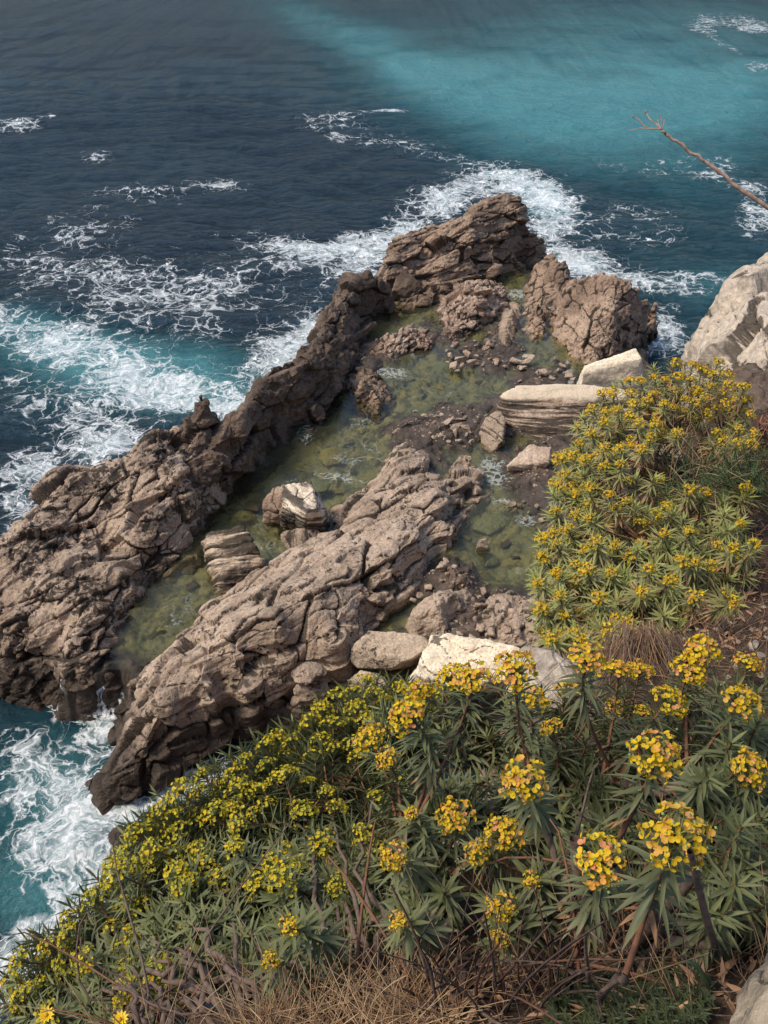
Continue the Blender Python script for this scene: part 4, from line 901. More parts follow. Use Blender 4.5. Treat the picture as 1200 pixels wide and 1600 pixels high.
rug = smooth(0, .6, out) * (.35 * fbm2(X * .8, Y * .8, 4, 720) + .12 * fbm2(X * 3, Y * 3, 3, 722))
Z = np.maximum(Z + rug, -2.5)
litter = voro2(X / .07, Y / .07, 730)
Z += np.where(sd > 0, smooth(.02, .3, litter[0]) * litter[1] ** 3 * .03, 0)
keep = (sd > -7.0)
V = np.stack([X, Y, Z], -1).reshape(-1, 3); F = grid_faces(*X.shape, keep); V, F, _ = compact(V, F)
b = NB('dry_soil_and_cliff'); co = b.coord(); geo = b.n('ShaderNodeNewGeometry', out=1); nz = b.sep(geo)[2]
n = b.noise(co, 5, 6, .65); nf = b.noise(co, 38, 5, .7)
soil = b.mix(b.mr(n, .35, .65), (.105, .066, .042), (.060, .038, .026))
soil = b.mix(b.mr(nf, .55, .66, 0, .7), soil, (.21, .145, .095))
gv = b.voro(co, 26, 'F1', 1)
soil = b.mix(b.mr(b.noise(co, 9, 3, .6), .62, .72, 0, .35), soil, (.22, .175, .13))
rk = b.mix(b.mr(n, .35, .65), (.34, .25, .19), (.16, .11, .08))
col = b.mix(b.mr(nz, .45, .7), rk, soil)
M_soil = b.done(b.bsdf(col, .95, b.bump(b.math('ADD', nf, n), .8, .03), .15))
o = mk('hillside', V, [F], M_soil)
tag(o, 'dry brown hillside soil under the shrubs, breaking off in a cliff', kind='structure')

def ground_z(x, y): return float(hf(np.array([x]), np.array([y]))[0])
HILL = bvh(o)
def unit_(a): return a / np.linalg.norm(a)
def on_ground(u, v):
    """where the ray through a photo point meets the hillside"""
    d = ray(u, v)
    h_ = HILL.ray_cast(Vector(EYE), Vector(unit_(d)))
    if h_[0] is not None and h_[3] < 8.5: return np.array(h_[0])
    t = np.arange(.5, 9, .01)
    p = EYE + d * t[:, None]
    below = p[:, 2] < hf(p[:, 0], p[:, 1])
    return p[int(np.argmax(below))] if below.any() else p[-1]

# ------------------------------------------------------------------ pale crag at the right edge and the rocks next to it
def BD(name, mat, pts, label, cat='boulder', **k): return tag(boulder(name, mat, np.array(pts), **k), label, cat)
BD('cliff_crag', M_whitecr, [D(1096, 548, 8.6), D(1108, 512, 8.7), D(1140, 462, 8.9), D(1172, 468, 9.1), D(1212, 446, 9.3), D(1300, 415, 9.6), D(1098, 570, 8.4), D(1110, 590, 7.9), D(1200, 575, 7.4), D(1300, 560, 7.4), D(1180, 480, 8.0), D(1140, 520, 8.1),
    D(1096, 548, 8.6) + (.3, 1.2, -.5), D(1300, 415, 9.6) + (0, 1.5, -.5), D(1110, 640, 8.6) + (0, .3, -1.5), D(1300, 700, 7.8) + (0, 0, -1.5), D(1300, 640, 9.6) + (0, 1.5, -2)], 'pale cracked limestone crag rising at the right edge above the turquoise water', 'rock', rough=.05, rf=2.6, seed=70, rnd=1, cracks=.03, vox=.03, strike=70, dip=55, lv=[(1.1, .7, .5, .09, .3, .05, .06), (.4, .3, .22, .03, .25, .07, .03)])
BD('boulder', M_dark, [D(1130, 585, 7.2), D(1160, 560, 7.2), D(1230, 560, 7.0), D(1250, 640, 6.6), D(1180, 660, 6.4), D(1120, 640, 6.6), D(1100, 610, 7.0), D(1230, 600, 7.6), D(1120, 700, 7.0), D(1250, 720, 6.8)], 'dark brown rock behind the upper yellow shrub, under the pale crag', rough=.04, rf=4, seed=71, rnd=1, cracks=.03, vox=.022, lv=[(.5, .3, .25, .06, .35, .06, .06), (.2, .13, .1, .025, .3, .08, .02)])
BD('boulder', M_fore, [D(1141, 1626, 1.38), D(1163, 1566, 1.42), D(1185, 1516, 1.45), D(1209, 1461, 1.47), D(1243, 1436, 1.50), D(1173, 1606, 1.26), D(1195, 1546, 1.27), D(1223, 1486, 1.32), D(1313, 1456, 1.4), D(1313, 1656, 1.2), D(1163, 1686, 1.25), D(1143, 1646, 1.5), D(1233, 1476, 1.6), D(1313, 1506, 1.65)],
   'pale weathered boulder cut off by the lower right corner', rough=.012, rf=14, seed=72, rnd=2, cracks=.008, vox=.008)
BD('boulder', M_whitecr, blob_pts(D(872, 1045, 3.0) + (0, 0, -.10), (.34, .28, .30), .4, n=12, seed=41, flat=.4), 'small pale rock on the cliff edge between the middle shrub and the nearest shrub', rough=.012, rf=9, seed=74, rnd=1, cracks=.01, vox=.01)
gst = [(1178, 1012, 26), (1190, 1028, 22), (1162, 1030, 20), (1196, 1000, 18), (1172, 1046, 24), (1150, 1044, 16), (1188, 1056, 20), (1140, 1060, 14), (1165, 1062, 18), (1196, 985, 14), (1120, 985, 12), (1100, 1010, 10), (1155, 1005, 12), (1140, 975, 12), (1110, 960, 12), (1175, 985, 10), (1128, 1030, 12), (1195, 1075, 18), (1150, 880, 14), (1120, 850, 20), (1135, 862, 16), (1108, 868, 14), (1180, 900, 12), (1165, 935, 14), (1192, 950, 14), (1145, 950, 10), (1090, 985, 12), (1070, 1000, 10)]
prg = [boulder('stone', M_fore if k % 2 else M_whitecr, blob_pts((0, 0, 0), (1, .8, .6), n=14, seed=800 + k, flat=.2), vox=.08, rnd=1, rough=.04, seed=810 + k) for k in range(5)]
for k, (u, v, w) in enumerate(gst):
    s_ = prg[k % 5]; ob = s_ if k < 5 else s_.copy()
    if k >= 5: C.objects.link(ob)
    p = on_ground(u, v); s = w / FPX * np.dot(p - EYE, ray(600, 800)) / 1.0
    ob.location = p; ob.scale = (s, s, s * .8); ob.rotation_euler = (0, 0, float(rng.uniform(0, 6)))
    ob.location.z += s * .15
    tag(ob, 'pale pebble on the brown soil beside the shrubs near the right edge', 'stone', 'pebbles on the soil at the right')
# ------------------------------------------------------------------ plant materials
def leaf_mat(name, young, old, tipc, dry, k_old=.6, dry_at=.93):
    b = NB(name)
    age = b.attr('age'); rnd = b.attr('rnd'); al = b.attr('along')
    col = b.mix(b.mr(b.math('ADD', age, b.math('MULTIPLY', b.math('SUBTRACT', rnd, .5), .5)), .1, k_old), young, old)
    col = b.n('ShaderNodeHueSaturation', None, {'Value': b.mr(rnd, 0, 1, .78, 1.22, 'LINEAR'), 'Color': col})
    tm = b.math('MULTIPLY', b.mr(al, .25, 1.0), b.mr(b.math('ADD', age, b.math('MULTIPLY', rnd, .35)), .75, 1.15))
    col = b.mix(tm, col, tipc)
    col = b.mix(b.mr(b.math('ADD', age, b.math('MULTIPLY', rnd, .12)), dry_at, dry_at + .1), col, dry)
    d = b.bsdf(col, .55, None, .35)
    t = b.n('ShaderNodeBsdfTranslucent', None, {'Color': col})
    return b.done(b.n('ShaderNodeMixShader', None, {0: .22, 1: d, 2: t}))
L_blue = leaf_mat('grey_green_leaf', (.185, .200, .078), (.140, .152, .080), (.26, .19, .09), (.34, .18, .085), .5, .97)
L_near = leaf_mat('blue_green_leaf', (.158, .170, .062), (.118, .130, .060), (.22, .18, .08), (.36, .19, .09), .5, 1.0)
L_red = leaf_mat('yellow_green_leaf_turning_red', (.32, .345, .100), (.29, .265, .105), (.62, .28, .16), (.50, .22, .12), .55, .93)
L_small = leaf_mat('small_green_leaf', (.13, .17, .05), (.08, .12, .04), (.1, .13, .05), (.2, .14, .06), .6, 1.2)
def plain(name, c1, c2, rough=.6, sc=30, tr=.0):
    b = NB(name); co = b.coord(); oi = b.n('ShaderNodeObjectInfo', out=5)
    col = b.mix(b.mr(b.math('ADD', b.noise(co, sc, 3, .6), b.math('MULTIPLY', b.math('SUBTRACT', oi, .5), .3)), .35, .65), c1, c2)
    s = b.bsdf(col, rough, None, .3)
    if tr:
        t = b.n('ShaderNodeBsdfTranslucent', None, {'Color': col}); s = b.n('ShaderNodeMixShader', None, {0: tr, 1: s, 2: t})
    return b.done(s)
M_bark = plain('grey_brown_bark', (.165, .112, .082), (.070, .046, .034), .9, 70)
M_twig = plain('reddish_stem', (.21, .095, .050), (.125, .058, .036), .8, 60)
M_ray = plain('yellow_green_stalk', (.30, .30, .055), (.22, .24, .05), .6)
M_yel = plain('yellow_bract', (.70, .46, .012), (.58, .36, .010), .55, 90, .2)
M_lime = plain('lime_yellow_bract', (.56, .43, .018), (.42, .36, .022), .55, 90, .2)
M_ora = plain('orange_bract', (.68, .30, .055), (.60, .36, .05), .55, 90, .2)
M_sal = plain('salmon_bract', (.64, .24, .10), (.60, .30, .10), .55, 90, .2)
M_cap = plain('green_seed_capsule', (.26, .36, .12), (.20, .29, .09), .5)
M_straw = plain('dry_straw', (.52, .35, .19), (.32, .19, .10), .8, 14)
M_hay = plain('brown_hay', (.38, .225, .120), (.22, .125, .070), .9, 14)
M_dryleaf = plain('dry_leaf', (.42, .24, .13), (.26, .14, .08), .8, 20)
M_blade = plain('green_blade', (.09, .15, .06), (.07, .11, .05), .5)

# ------------------------------------------------------------------ plant geometry
class Acc:
    def __init__(self): self.V = []; self.Q = []; self.T = []; self.qm = []; self.tm = []; self.n = 0; self.at = {}
    def add(self, V, Q=(), T=(), m=0, **at):
        V = np.asarray(V, float).reshape(-1, 3)
        if len(Q): q = np.asarray(Q).reshape(-1, 4) + self.n; self.Q.append(q); self.qm.append(np.full(len(q), m))
        if len(T): t = np.asarray(T).reshape(-1, 3) + self.n; self.T.append(t); self.tm.append(np.full(len(t), m))
        for k, a in at.items(): self.at.setdefault(k, []).append(np.broadcast_to(np.asarray(a, float).ravel(), (len(V),)) if np.size(a) in (1,) else np.asarray(a, float).ravel())
        self.V.append(V); self.n += len(V)
    def build(self, name, mats, parent=None, smooth_=True):
        F = []; m = []
        if self.Q: F.append(np.concatenate(self.Q)); m.append(np.concatenate(self.qm))
        if self.T: F.append(np.concatenate(self.T)); m.append(np.concatenate(self.tm))
        return mk(name, np.concatenate(self.V), F, mats, np.concatenate(m), smooth_, {k: np.concatenate(a) for k, a in self.at.items()}, parent)

def unit(a): return a / (np.linalg.norm(a, axis=-1, keepdims=True) + 1e-12)

def frame(t):
    r = np.where(np.abs(t[..., 2:3]) < .9, np.array([0, 0, 1.0]), np.array([1.0, 0, 0]))
    e1 = unit(np.cross(t, r)); return e1, np.cross(t, e1)

def bez(p0, p1, p2, p3, n):
    t = np.linspace(0, 1, n)[:, None]
    return (1 - t) ** 3 * p0 + 3 * (1 - t) ** 2 * t * p1 + 3 * (1 - t) * t * t * p2 + t ** 3 * p3

def tube(acc, c, r, sides=5, m=0, **at):
    c = np.asarray(c); n = len(c); t = unit(np.gradient(c, axis=0)); e1, e2 = frame(t)
    a = np.arange(sides) * 2 * np.pi / sides
    r = np.broadcast_to(np.asarray(r, float), (n,))
    V = c[:, None] + r[:, None, None] * (np.cos(a)[None, :, None] * e1[:, None] + np.sin(a)[None, :, None] * e2[:, None])
    i = np.arange(n * sides).reshape(n, sides); j = np.roll(i, -1, 1)
    Q = np.stack([i[:-1], j[:-1], j[1:], i[1:]], -1).reshape(-1, 4)
    acc.add(V, Q, m=m, **at)

ST = np.array([0, .28, .62]); SW = np.array([.35, .95, .80])
def leaves(acc, base, d, nrm, L, W, droop, age, rnd, m=0):
    n = len(base); d = unit(d)
    side = unit(np.cross(d, nrm)); up = np.cross(side, d)
    g = np.array([0, 0, -1.0])
    V = np.zeros((n, 10, 3)); al = np.zeros((n, 10))
    for k in range(3):
        mid = base + d * (ST[k] * L)[:, None] + (g - up * .0) * (ST[k] ** 2 * L * droop)[:, None]
        w = (SW[k] * W * .5)[:, None]
        V[:, 3 * k] = mid - side * w + up * w * .45; V[:, 3 * k + 1] = mid; V[:, 3 * k + 2] = mid + side * w + up * w * .45
        al[:, 3 * k:3 * k + 3] = ST[k]
    V[:, 9] = base + d * L[:, None] + g * (L * droop)[:, None]; al[:, 9] = 1
    q = np.array([[0, 1, 4, 3], [1, 2, 5, 4], [3, 4, 7, 6], [4, 5, 8, 7]]); t = np.array([[6, 7, 9], [7, 8, 9]])
    o = (np.arange(n) * 10)[:, None, None]
    acc.add(V, (q[None] + o).reshape(-1, 4), (t[None] + o).reshape(-1, 3), m, age=np.repeat(age, 10), rnd=np.repeat(rnd, 10), along=al)

def disc(acc, c, nrm, r, m, cup=.3, asp=1.0):
    e1, e2 = frame(nrm[None])
    a = np.arange(6) * np.pi / 3
    V = [c] + [c + r * (math.cos(x) * e1[0] + asp * math.sin(x) * e2[0]) + nrm * r * cup for x in a]
    acc.add(np.array(V), [], [[0, 1 + k, 1 + (k + 1) % 6] for k in range(6)], m)

def ball(acc, c, r, m):
    V = c + r * np.array([[1, 0, 0], [-1, 0, 0], [0, 1, 0], [0, -1, 0], [0, 0, 1], [0, 0, -1]])
    acc.add(V, [], [[0, 2, 4], [2, 1, 4], [1, 3, 4], [3, 0, 4], [2, 0, 5], [1, 2, 5], [3, 1, 5], [0, 3, 5]], m)

def head_mesh(seed, R=.038, rays=11, per=(3, 5), r=.0056, style='near'):
    """an umbel: stalks, paired rounded bracts, green capsules; its foot is at the origin, it points up +Z"""
    g = np.random.default_rng(seed); acc = Acc()
    for k in range(rays):
        ph = k * 2.399 + g.uniform(-.3, .3); th = math.radians(78) * math.sqrt((k + .3) / rays) * g.uniform(.85, 1.1)
        d = np.array([math.sin(th) * math.cos(ph), math.sin(th) * math.sin(ph), math.cos(th)])
        end = d * R * g.uniform(.8, 1.12)
        tube(acc, bez(np.zeros(3), np.array([0, 0, R * .25]), end * .7, end, 4), [.0011, .0010, .0009, .0008], 3, 0)
        e1, e2 = frame(d[None]); e1, e2 = e1[0], e2[0]
        nn = int(g.integers(per[0], per[1] + 1))
        for j in range(nn):
            a = j * 6.283 / nn + g.uniform(-.4, .4); q = R * .27 * (0 if j == 0 and nn > 3 else 1) * g.uniform(.7, 1.3)
            c = end + (math.cos(a) * e1 + math.sin(a) * e2) * q + d * g.uniform(0, .18) * R
            tube(acc, np.array([end, (end + c) / 2, c]), .0007, 3, 0)
            out = unit(d * .9 + (math.cos(a) * e1 + math.sin(a) * e2) * .7)
            w = g.random()
            m = 1 if w < .72 else (2 if w < .90 else 1)
            if style == 'near' and g.random() < .10: m = 3
            s1 = unit(np.cross(out, g.normal(size=3)))
            rr = r * g.uniform(.8, 1.25)
            disc(acc, c + s1 * rr * .85, unit(out + s1 * -.35), rr, m, .25)
            disc(acc, c - s1 * rr * .85, unit(out + s1 * .35), rr, m, .25)
            if g.random() < .45: ball(acc, c + out * rr * .7 , rr * .42, 4)
        if style == 'near' and g.random() < .5: ball(acc, end + d * R * .35 + g.normal(size=3) * .004, r * .55, 4)
    return acc

def head_set(prefix, n, mats, **k):
    out = []
    for i in range(n):
        a = head_mesh(900 + i * 7 + len(prefix), **k)
        o = a.build('flower_head', mats, None, False); me = o.data; bpy.data.objects.remove(o); out.append(me)
    return out
H_near = head_set('n', 6, [M_ray, M_yel, M_ora, M_sal, M_cap], R=.040, rays=14, per=(4, 6), r=.0049)
H_mid = head_set('mi', 5, [M_ray, M_lime, M_yel, M_ora, M_cap], R=.038, rays=11, per=(3, 4), r=.0047, style='far')
H_far = head_set('far', 5, [M_ray, M_yel, M_ora, M_ora, M_cap], R=.036, rays=9, per=(3, 4), r=.0062, style='far')

def in_poly(u, v, poly):
    c = False; n = len(poly)
    for i in range(n):
        (x1, y1), (x2, y2) = poly[i], poly[(i + 1) % n]
        if (y1 > v) != (y2 > v) and u < (x2 - x1) * (v - y1) / (y2 - y1) + x1: c = not c
    return c

def scatter(poly, n, gap, g, bias=None, avoid=()):
    us = [p[0] for p in poly]; vs = [p[1] for p in poly]; out = list(avoid); k0 = len(out); tries = 0
    while len(out) - k0 < n and tries < 40000:
        tries += 1
        u, v = g.uniform(min(us), max(us)), g.uniform(min(vs), max(vs))
        if not in_poly(u, v, poly): continue
        if bias and g.random() > bias(u, v): continue
        if all((u - a[0]) ** 2 + (v - a[1]) ** 2 > gap * gap for a in out): out.append((u, v))
    return out[k0:]

def shrub(name, label, roots, tips, seed, leafm, heads, leaf=(.05, .007), nleaf=50, span=.18, lean=(0, 0, .8), out_k=.6, nbranch=14, r0=.013, r1=.0026, head_label=None,
          alpha=(35, 115), droop=.25, cat='shrub', extra_paths=(), hs=1.0, group=None, ntw=60):
    """tips: (point of the flower head or shoot end, kind) with kind = scale of the flower head, or 0 for a leafy shoot"""
    g = np.random.default_rng(seed)
    roots = [np.asarray(r, float) for r in roots]
    c0 = np.mean(roots, axis=0)
    root = empty(name, c0, label, cat, group)
    T = np.array([t[0] for t in tips]); ctr = T.mean(0)
    # main limbs end inside the crown
    pick = [int(g.integers(len(T)))]
    dmin = np.linalg.norm(T - T[pick[0]], axis=1)
    for _ in range(min(nbranch, len(T)) - 1):
        k = int(np.argmax(dmin)); pick.append(k); dmin = np.minimum(dmin, np.linalg.norm(T - T[k], axis=1))
    near_r = lambda p: roots[int(np.argmin([np.linalg.norm(p - r) for r in roots]))]
    nodes = []; wood = Acc(); fol = Acc()
    limbs = []
    for k in pick:
        r_ = near_r(T[k]) + np.append(g.normal(size=2) * .05, -.04)
        e = r_ + (T[k] - r_) * g.uniform(.5, .62) + np.array([0, 0, -.06])
        v = e - r_; ln = np.linalg.norm(v)
        c = bez(r_, r_ + np.array([0, 0, .25 * ln]) + v * .1 + g.normal(size=3) * .05 * ln, r_ + v * .6 + g.normal(size=3) * .08 * ln, e, 12)
        c += np.concatenate([np.zeros((1, 3)), g.normal(size=(10, 3)) * .008, np.zeros((1, 3))])
        tube(wood, c, np.linspace(r0, r0 * .5, 12) * g.uniform(.7, 1.15), 6, 0)
        limbs.append(c)
        for q in (5, 7, 9, 11): nodes.append(c[q])
    nodes = np.array(nodes)
    kept = 0
    B, Dr, Nn, Ls, Ws, Dp, Ag, Rn = [], [], [], [], [], [], [], []
    e0 = Matrix.Translation(-Vector(c0))
    for i, (p, kind) in enumerate(tips):
        outv = unit(p - ctr)
        ax = unit(np.array(lean) + outv * out_k + g.normal(size=3) * .16)
        hsz = kind * hs
        tip = p - ax * (.032 * hsz if kind else 0)
        dd = np.linalg.norm(nodes - (tip - ax * span), axis=1) + np.maximum(0, nodes[:, 2] - tip[2] + .02) * 1.5
        nd = nodes[int(np.argmin(dd))]
        ln = np.linalg.norm(tip - nd)
        c = bez(nd, nd + (tip - nd) * .3 + np.array([0, 0, .0]) - ax * ln * .05, tip - ax * min(ln * .5, span * .9), tip, 14)
        tube(wood, c, np.linspace(r1 * 1.9, r1 * .8, 14), 4, 1)
        # leaves up the last stretch
        seg = np.linalg.norm(np.diff(c, axis=0), axis=1); s = np.concatenate([[0], np.cumsum(seg)]); tot = s[-1]
        n = int(nleaf * g.uniform(.75, 1.2)); sp = min(span * g.uniform(.8, 1.2), tot * .92)
        q = (np.arange(n) + g.uniform(0, 1, n)) / n           # 0 at the tip, 1 lowest
        ss = tot - q ** 1.1 * sp
        pos = np.stack([np.interp(ss, s, c[:, k]) for k in range(3)], 1)
        tg = unit(np.stack([np.interp(ss, s, np.gradient(c[:, k], s)) for k in range(3)], 1))
        e1, e2 = frame(tg)
        ph = np.arange(n) * 2.39996 + g.uniform(0, 6) + g.normal(size=n) * .25
        rad = np.cos(ph)[:, None] * e1 + np.sin(ph)[:, None] * e2
        al = np.radians(alpha[0] + (alpha[1] - alpha[0]) * q ** .8 + g.normal(size=n) * 9)
        d = np.cos(al)[:, None] * tg + np.sin(al)[:, None] * rad
        B.append(pos); Dr.append(d); Nn.append(tg * .9 + rad * .1)
        sc = leaf[0] * (.62 + .5 * np.sin(np.clip(q, 0, 1) * 2.4 + .35)) * g.uniform(.8, 1.2, n)
        Ls.append(sc); Ws.append(leaf[1] * g.uniform(.8, 1.2, n) * (.75 + .3 * q)); Dp.append(droop * g.uniform(.3, 1.5, n) * (.4 + q)); Ag.append(np.clip(q + g.normal(size=n) * .06, 0, 1.05)); Rn.append(np.clip(g.random(n) * .8 + g.random() * .3 - .05, 0, 1))
        if kind and heads:
            me = heads[int(g.integers(len(heads)))]
            h = bpy.data.objects.new('flower_head', me); C.objects.link(h); h.parent = root
            M = Vector(ax).to_track_quat('Z', 'Y').to_matrix().to_4x4()
            spin = Matrix.Rotation(g.uniform(0, 6.28), 4, 'Z')
            h.matrix_basis = Matrix.Translation(Vector(tip - c0)) @ M @ spin @ Matrix.Diagonal((hsz, hsz, hsz * g.uniform(.75, 1.05), 1))
            # pale leafy collar below the umbel
            nb = 8; a = np.arange(nb) * 6.283 / nb + g.uniform(0, 6); E1, E2 = frame(ax[None])
            rr = np.cos(a)[:, None] * E1 + np.sin(a)[:, None] * E2
            B.append(np.repeat(tip[None], nb, 0)); Dr.append(unit(ax * .75 + rr)); Nn.append(np.repeat(ax[None], nb, 0)); Ls.append(np.full(nb, leaf[0] * .55 * hsz)); Ws.append(np.full(nb, leaf[1] * 1.1)); Dp.append(np.full(nb, .05)); Ag.append(np.full(nb, -.1)); Rn.append(g.random(nb))
    leaves(fol, *[np.concatenate(x) for x in (B, Dr, Nn, Ls, Ws, Dp, Ag, Rn)])
    for _ in range(ntw):                                     # bare inner twigs
        a_ = nodes[int(g.integers(len(nodes)))]; r_ = near_r(a_)
        a_ = r_ + (a_ - r_) * g.uniform(.3, 1.0); e = a_ + g.normal(size=3) * (.13, .13, .09) + np.array([0, 0, .05])
        tube(wood, bez(a_, a_ + g.normal(size=3) * .05, e + g.normal(size=3) * .05, e, 7), np.linspace(r1 * 1.3, r1 * .5, 7), 4, int(g.random() < .5))
    for path, rad in extra_paths:
        c = np.array(path); t = np.linspace(0, len(c) - 1, 5 * len(c)); cc = np.stack([np.interp(t, np.arange(len(c)), c[:, k]) for k in range(3)], 1)
        for _ in range(2): cc[1:-1] = (cc[:-2] + 2 * cc[1:-1] + cc[2:]) / 4
        cc += fbm3(cc * 12, cc * 12 + 5, cc * 12 + 9, 2, 5)[:, :1].repeat(3, 1) * .006 if False else 0
        tube(wood, cc, np.linspace(rad, rad * .6, len(cc)), 7, 0)
    w = wood.build('branches', [M_bark, M_twig], root); w.matrix_parent_inverse = e0
    f = fol.build('foliage', leafm, root); f.matrix_parent_inverse = e0
    return root

G = np.random.default_rng(21)
def lerp_tab(x, xs_, ys_): return float(np.interp(x, xs_, ys_))

# ---- big grey-green shrub at the lower left of centre, hanging over the drop
S1p = [(190, 1300), (235, 1245), (330, 1190), (420, 1145), (480, 1110), (520, 1065), (610, 1050), (690, 1075), (660, 1160), (640, 1260), (610, 1370), (540, 1400), (430, 1390), (330, 1400), (220, 1380), (165, 1360)]
d1 = lambda u, v: lerp_tab(v, [1040, 1250, 1450, 1560], [2.75, 2.30, 1.82, 1.66]) + lerp_tab(u, [150, 500], [.08, 0])
top1 = lambda u, v: 1.0 if v < lerp_tab(u, [160, 330, 480, 560, 700], [1400, 1260, 1190, 1140, 1150]) else .10
fix1 = [(505, 1100), (530, 1080), (440, 1200), (485, 1215), (530, 1255), (410, 1255), (355, 1255), (300, 1330), (255, 1330), (425, 1345), (495, 1335), (390, 1265), (470, 1288), (250, 1255), (220, 1290), (300, 1235), (360, 1200), (450, 1150)]
t1 = [(u, v, 1) for u, v in fix1] + [(u, v, 1) for u, v in scatter(S1p, 74, 21, G, top1, fix1)]
S1l = S1p[:9] + [(680, 1300), (660, 1440), (600, 1530), (420, 1545), (300, 1520), (210, 1450), (165, 1360)]
t1 += [(u, v, 0) for u, v in scatter(S1l, 290, 14, G, lambda u, v: 1.0)]
tips = [(D(u, v, d1(u, v) + (G.normal() * .05 if k else .02 + abs(G.normal()) * .10)), (G.uniform(.68, .95) if k else 0)) for u, v, k in t1]
r1s = [on_ground(430, 1585), on_ground(520, 1575), on_ground(360, 1595), on_ground(590, 1560)]
shrub('flowering_shrub', 'grey green flowering shrub with lime yellow heads at lower centre, left of the nearer blooms', r1s, tips, 31, L_blue, H_mid, leaf=(.063, .0090), nleaf=52, span=.17, lean=(-.25, .25, .75), out_k=.7, nbranch=24, r0=.0075, r1=.0024, alpha=(45, 120), droop=.3, ntw=18, group='yellow flowering shrubs on the cliff edge')

# ---- sprawling shrub in the lower left corner
S2p = [(-20, 1560), (5, 1500), (40, 1465), (95, 1435), (120, 1390), (190, 1325), (260, 1330), (320, 1400), (330, 1480), (280, 1560), (180, 1600), (60, 1610)]
d2 = lambda u, v: lerp_tab(v, [1320, 1600], [2.35, 1.72]) + lerp_tab(u, [0, 300], [.1, -.1])
fix2 = [(20, 1500), (62, 1482), (12, 1530), (100, 1435), (140, 1395), (170, 1380), (125, 1500), (95, 1455), (200, 1350)]
top2 = lambda u, v: 1.0 if v < lerp_tab(u, [0, 100, 200, 300], [1560, 1470, 1400, 1400]) else .35
t2 = [(u, v, 1) for u, v in fix2] + [(u, v, 1) for u, v in scatter(S2p, 28, 24, G, top2, fix2)] + [(u, v, 0) for u, v in scatter(S2p, 150, 12.5, G)]
tips = [(D(u, v, d2(u, v) + (G.normal() * .05 if k else .02 + abs(G.normal()) * .08)), (G.uniform(.65, .9) if k else 0)) for u, v, k in t2]
shrub('flowering_shrub', 'sprawling sparse flowering shrub in the lower left corner over the foam', [on_ground(260, 1610), on_ground(330, 1605)], tips, 32, L_blue, H_mid, leaf=(.058, .0080), nleaf=42, span=.16, lean=(-.45, .2, .6), out_k=.6, nbranch=16, r0=.007, r1=.0022, alpha=(45, 120), droop=.3, ntw=18, group='yellow flowering shrubs on the cliff edge')

# ---- the nearest shrub: broad blue-green leaves, orange and yellow heads
near = [(1065, 1300, 100), (937, 1338, 84), (815, 1212, 74), (786, 1300, 62), (1027, 1172, 76), (1182, 1195, 66), (1167, 1088, 62), (706, 1272, 58), (628, 1112, 64), (572, 1145, 52), (738, 1048, 62), (808, 1036, 66), (832, 1082, 54), (922, 1018, 62), (968, 1036, 54), (1100, 1010, 58), (1082, 1040, 58), (967, 1098, 46), (1055, 1085, 60), (1010, 1108, 34), (612, 1340, 46), (742, 1330, 40), (782, 1420, 48), (776, 1470, 36), (640, 1268, 26), (1172, 1030, 46), (890, 1070, 44), (700, 1050, 50), (655, 1075, 50), (600, 1180, 40), (830, 1375, 30), (450, 1445, 34), (420, 1500, 30), (1000, 1040, 40), (860, 1130, 36), (620, 1440, 30)]
tips = []
for u, v, w in near:
    d = min(2.6, max(1.12, FPX * .083 / w), lerp_tab(v, [1040, 1200, 1450], [2.42, 1.92, 1.55]) if v > 1105 else 9); tips.append((D(u, v, d), float(np.clip(w * d / FPX / .083, .4, 1.05))))
S3p = [(560, 1130), (640, 1075), (760, 1050), (900, 1050), (1040, 1080), (1200, 1060), (1230, 1420), (1120, 1440), (1000, 1390), (880, 1360), (780, 1420), (640, 1450), (560, 1380), (590, 1250)]
d3 = lambda u, v: lerp_tab(v, [1040, 1200, 1450], [2.5, 2.05, 1.62])
tips += [(D(u, v, d3(u, v) + G.uniform(.0, .28) - (.25 if u > 1090 else 0)), 0) for u, v in scatter(S3p, 150, 21, G)]
dp = lambda u, v, d: D(u, v, d)
ex = [([dp(962, 1515, 1.74), dp(945, 1470, 1.70), dp(918, 1420, 1.66), dp(902, 1360, 1.62), dp(898, 1310, 1.60)], .016), ([dp(958, 1512, 1.74), dp(1000, 1465, 1.68), dp(1050, 1410, 1.62), dp(1090, 1360, 1.56)], .017), ([dp(962, 1518, 1.73), dp(1010, 1500, 1.66), dp(1038, 1468, 1.60), dp(1080, 1474, 1.56), dp(1118, 1480, 1.52)], .012), ([dp(1037, 1468, 1.6), dp(1020, 1420, 1.52), dp(990, 1385, 1.42), dp(960, 1352, 1.36)], .007), ([dp(1118, 1480, 1.52), dp(1105, 1440, 1.40), dp(1090, 1380, 1.24), dp(1078, 1330, 1.16)], .007)]
r3 = [on_ground(955, 1515), on_ground(860, 1540), on_ground(740, 1555), on_ground(1130, 1300), on_ground(680, 1540)]
shrub('flowering_shrub', 'nearest flowering shrub with broad blue green leaves and orange yellow heads at lower right', r3, tips, 33, L_near, H_near, leaf=(.060, .0100), nleaf=58, span=.16, lean=(-.05, -.05, .9), out_k=.5, nbranch=26, r0=.013, r1=.0032, alpha=(40, 125), droop=.30, extra_paths=ex, group='yellow flowering shrubs on the cliff edge')

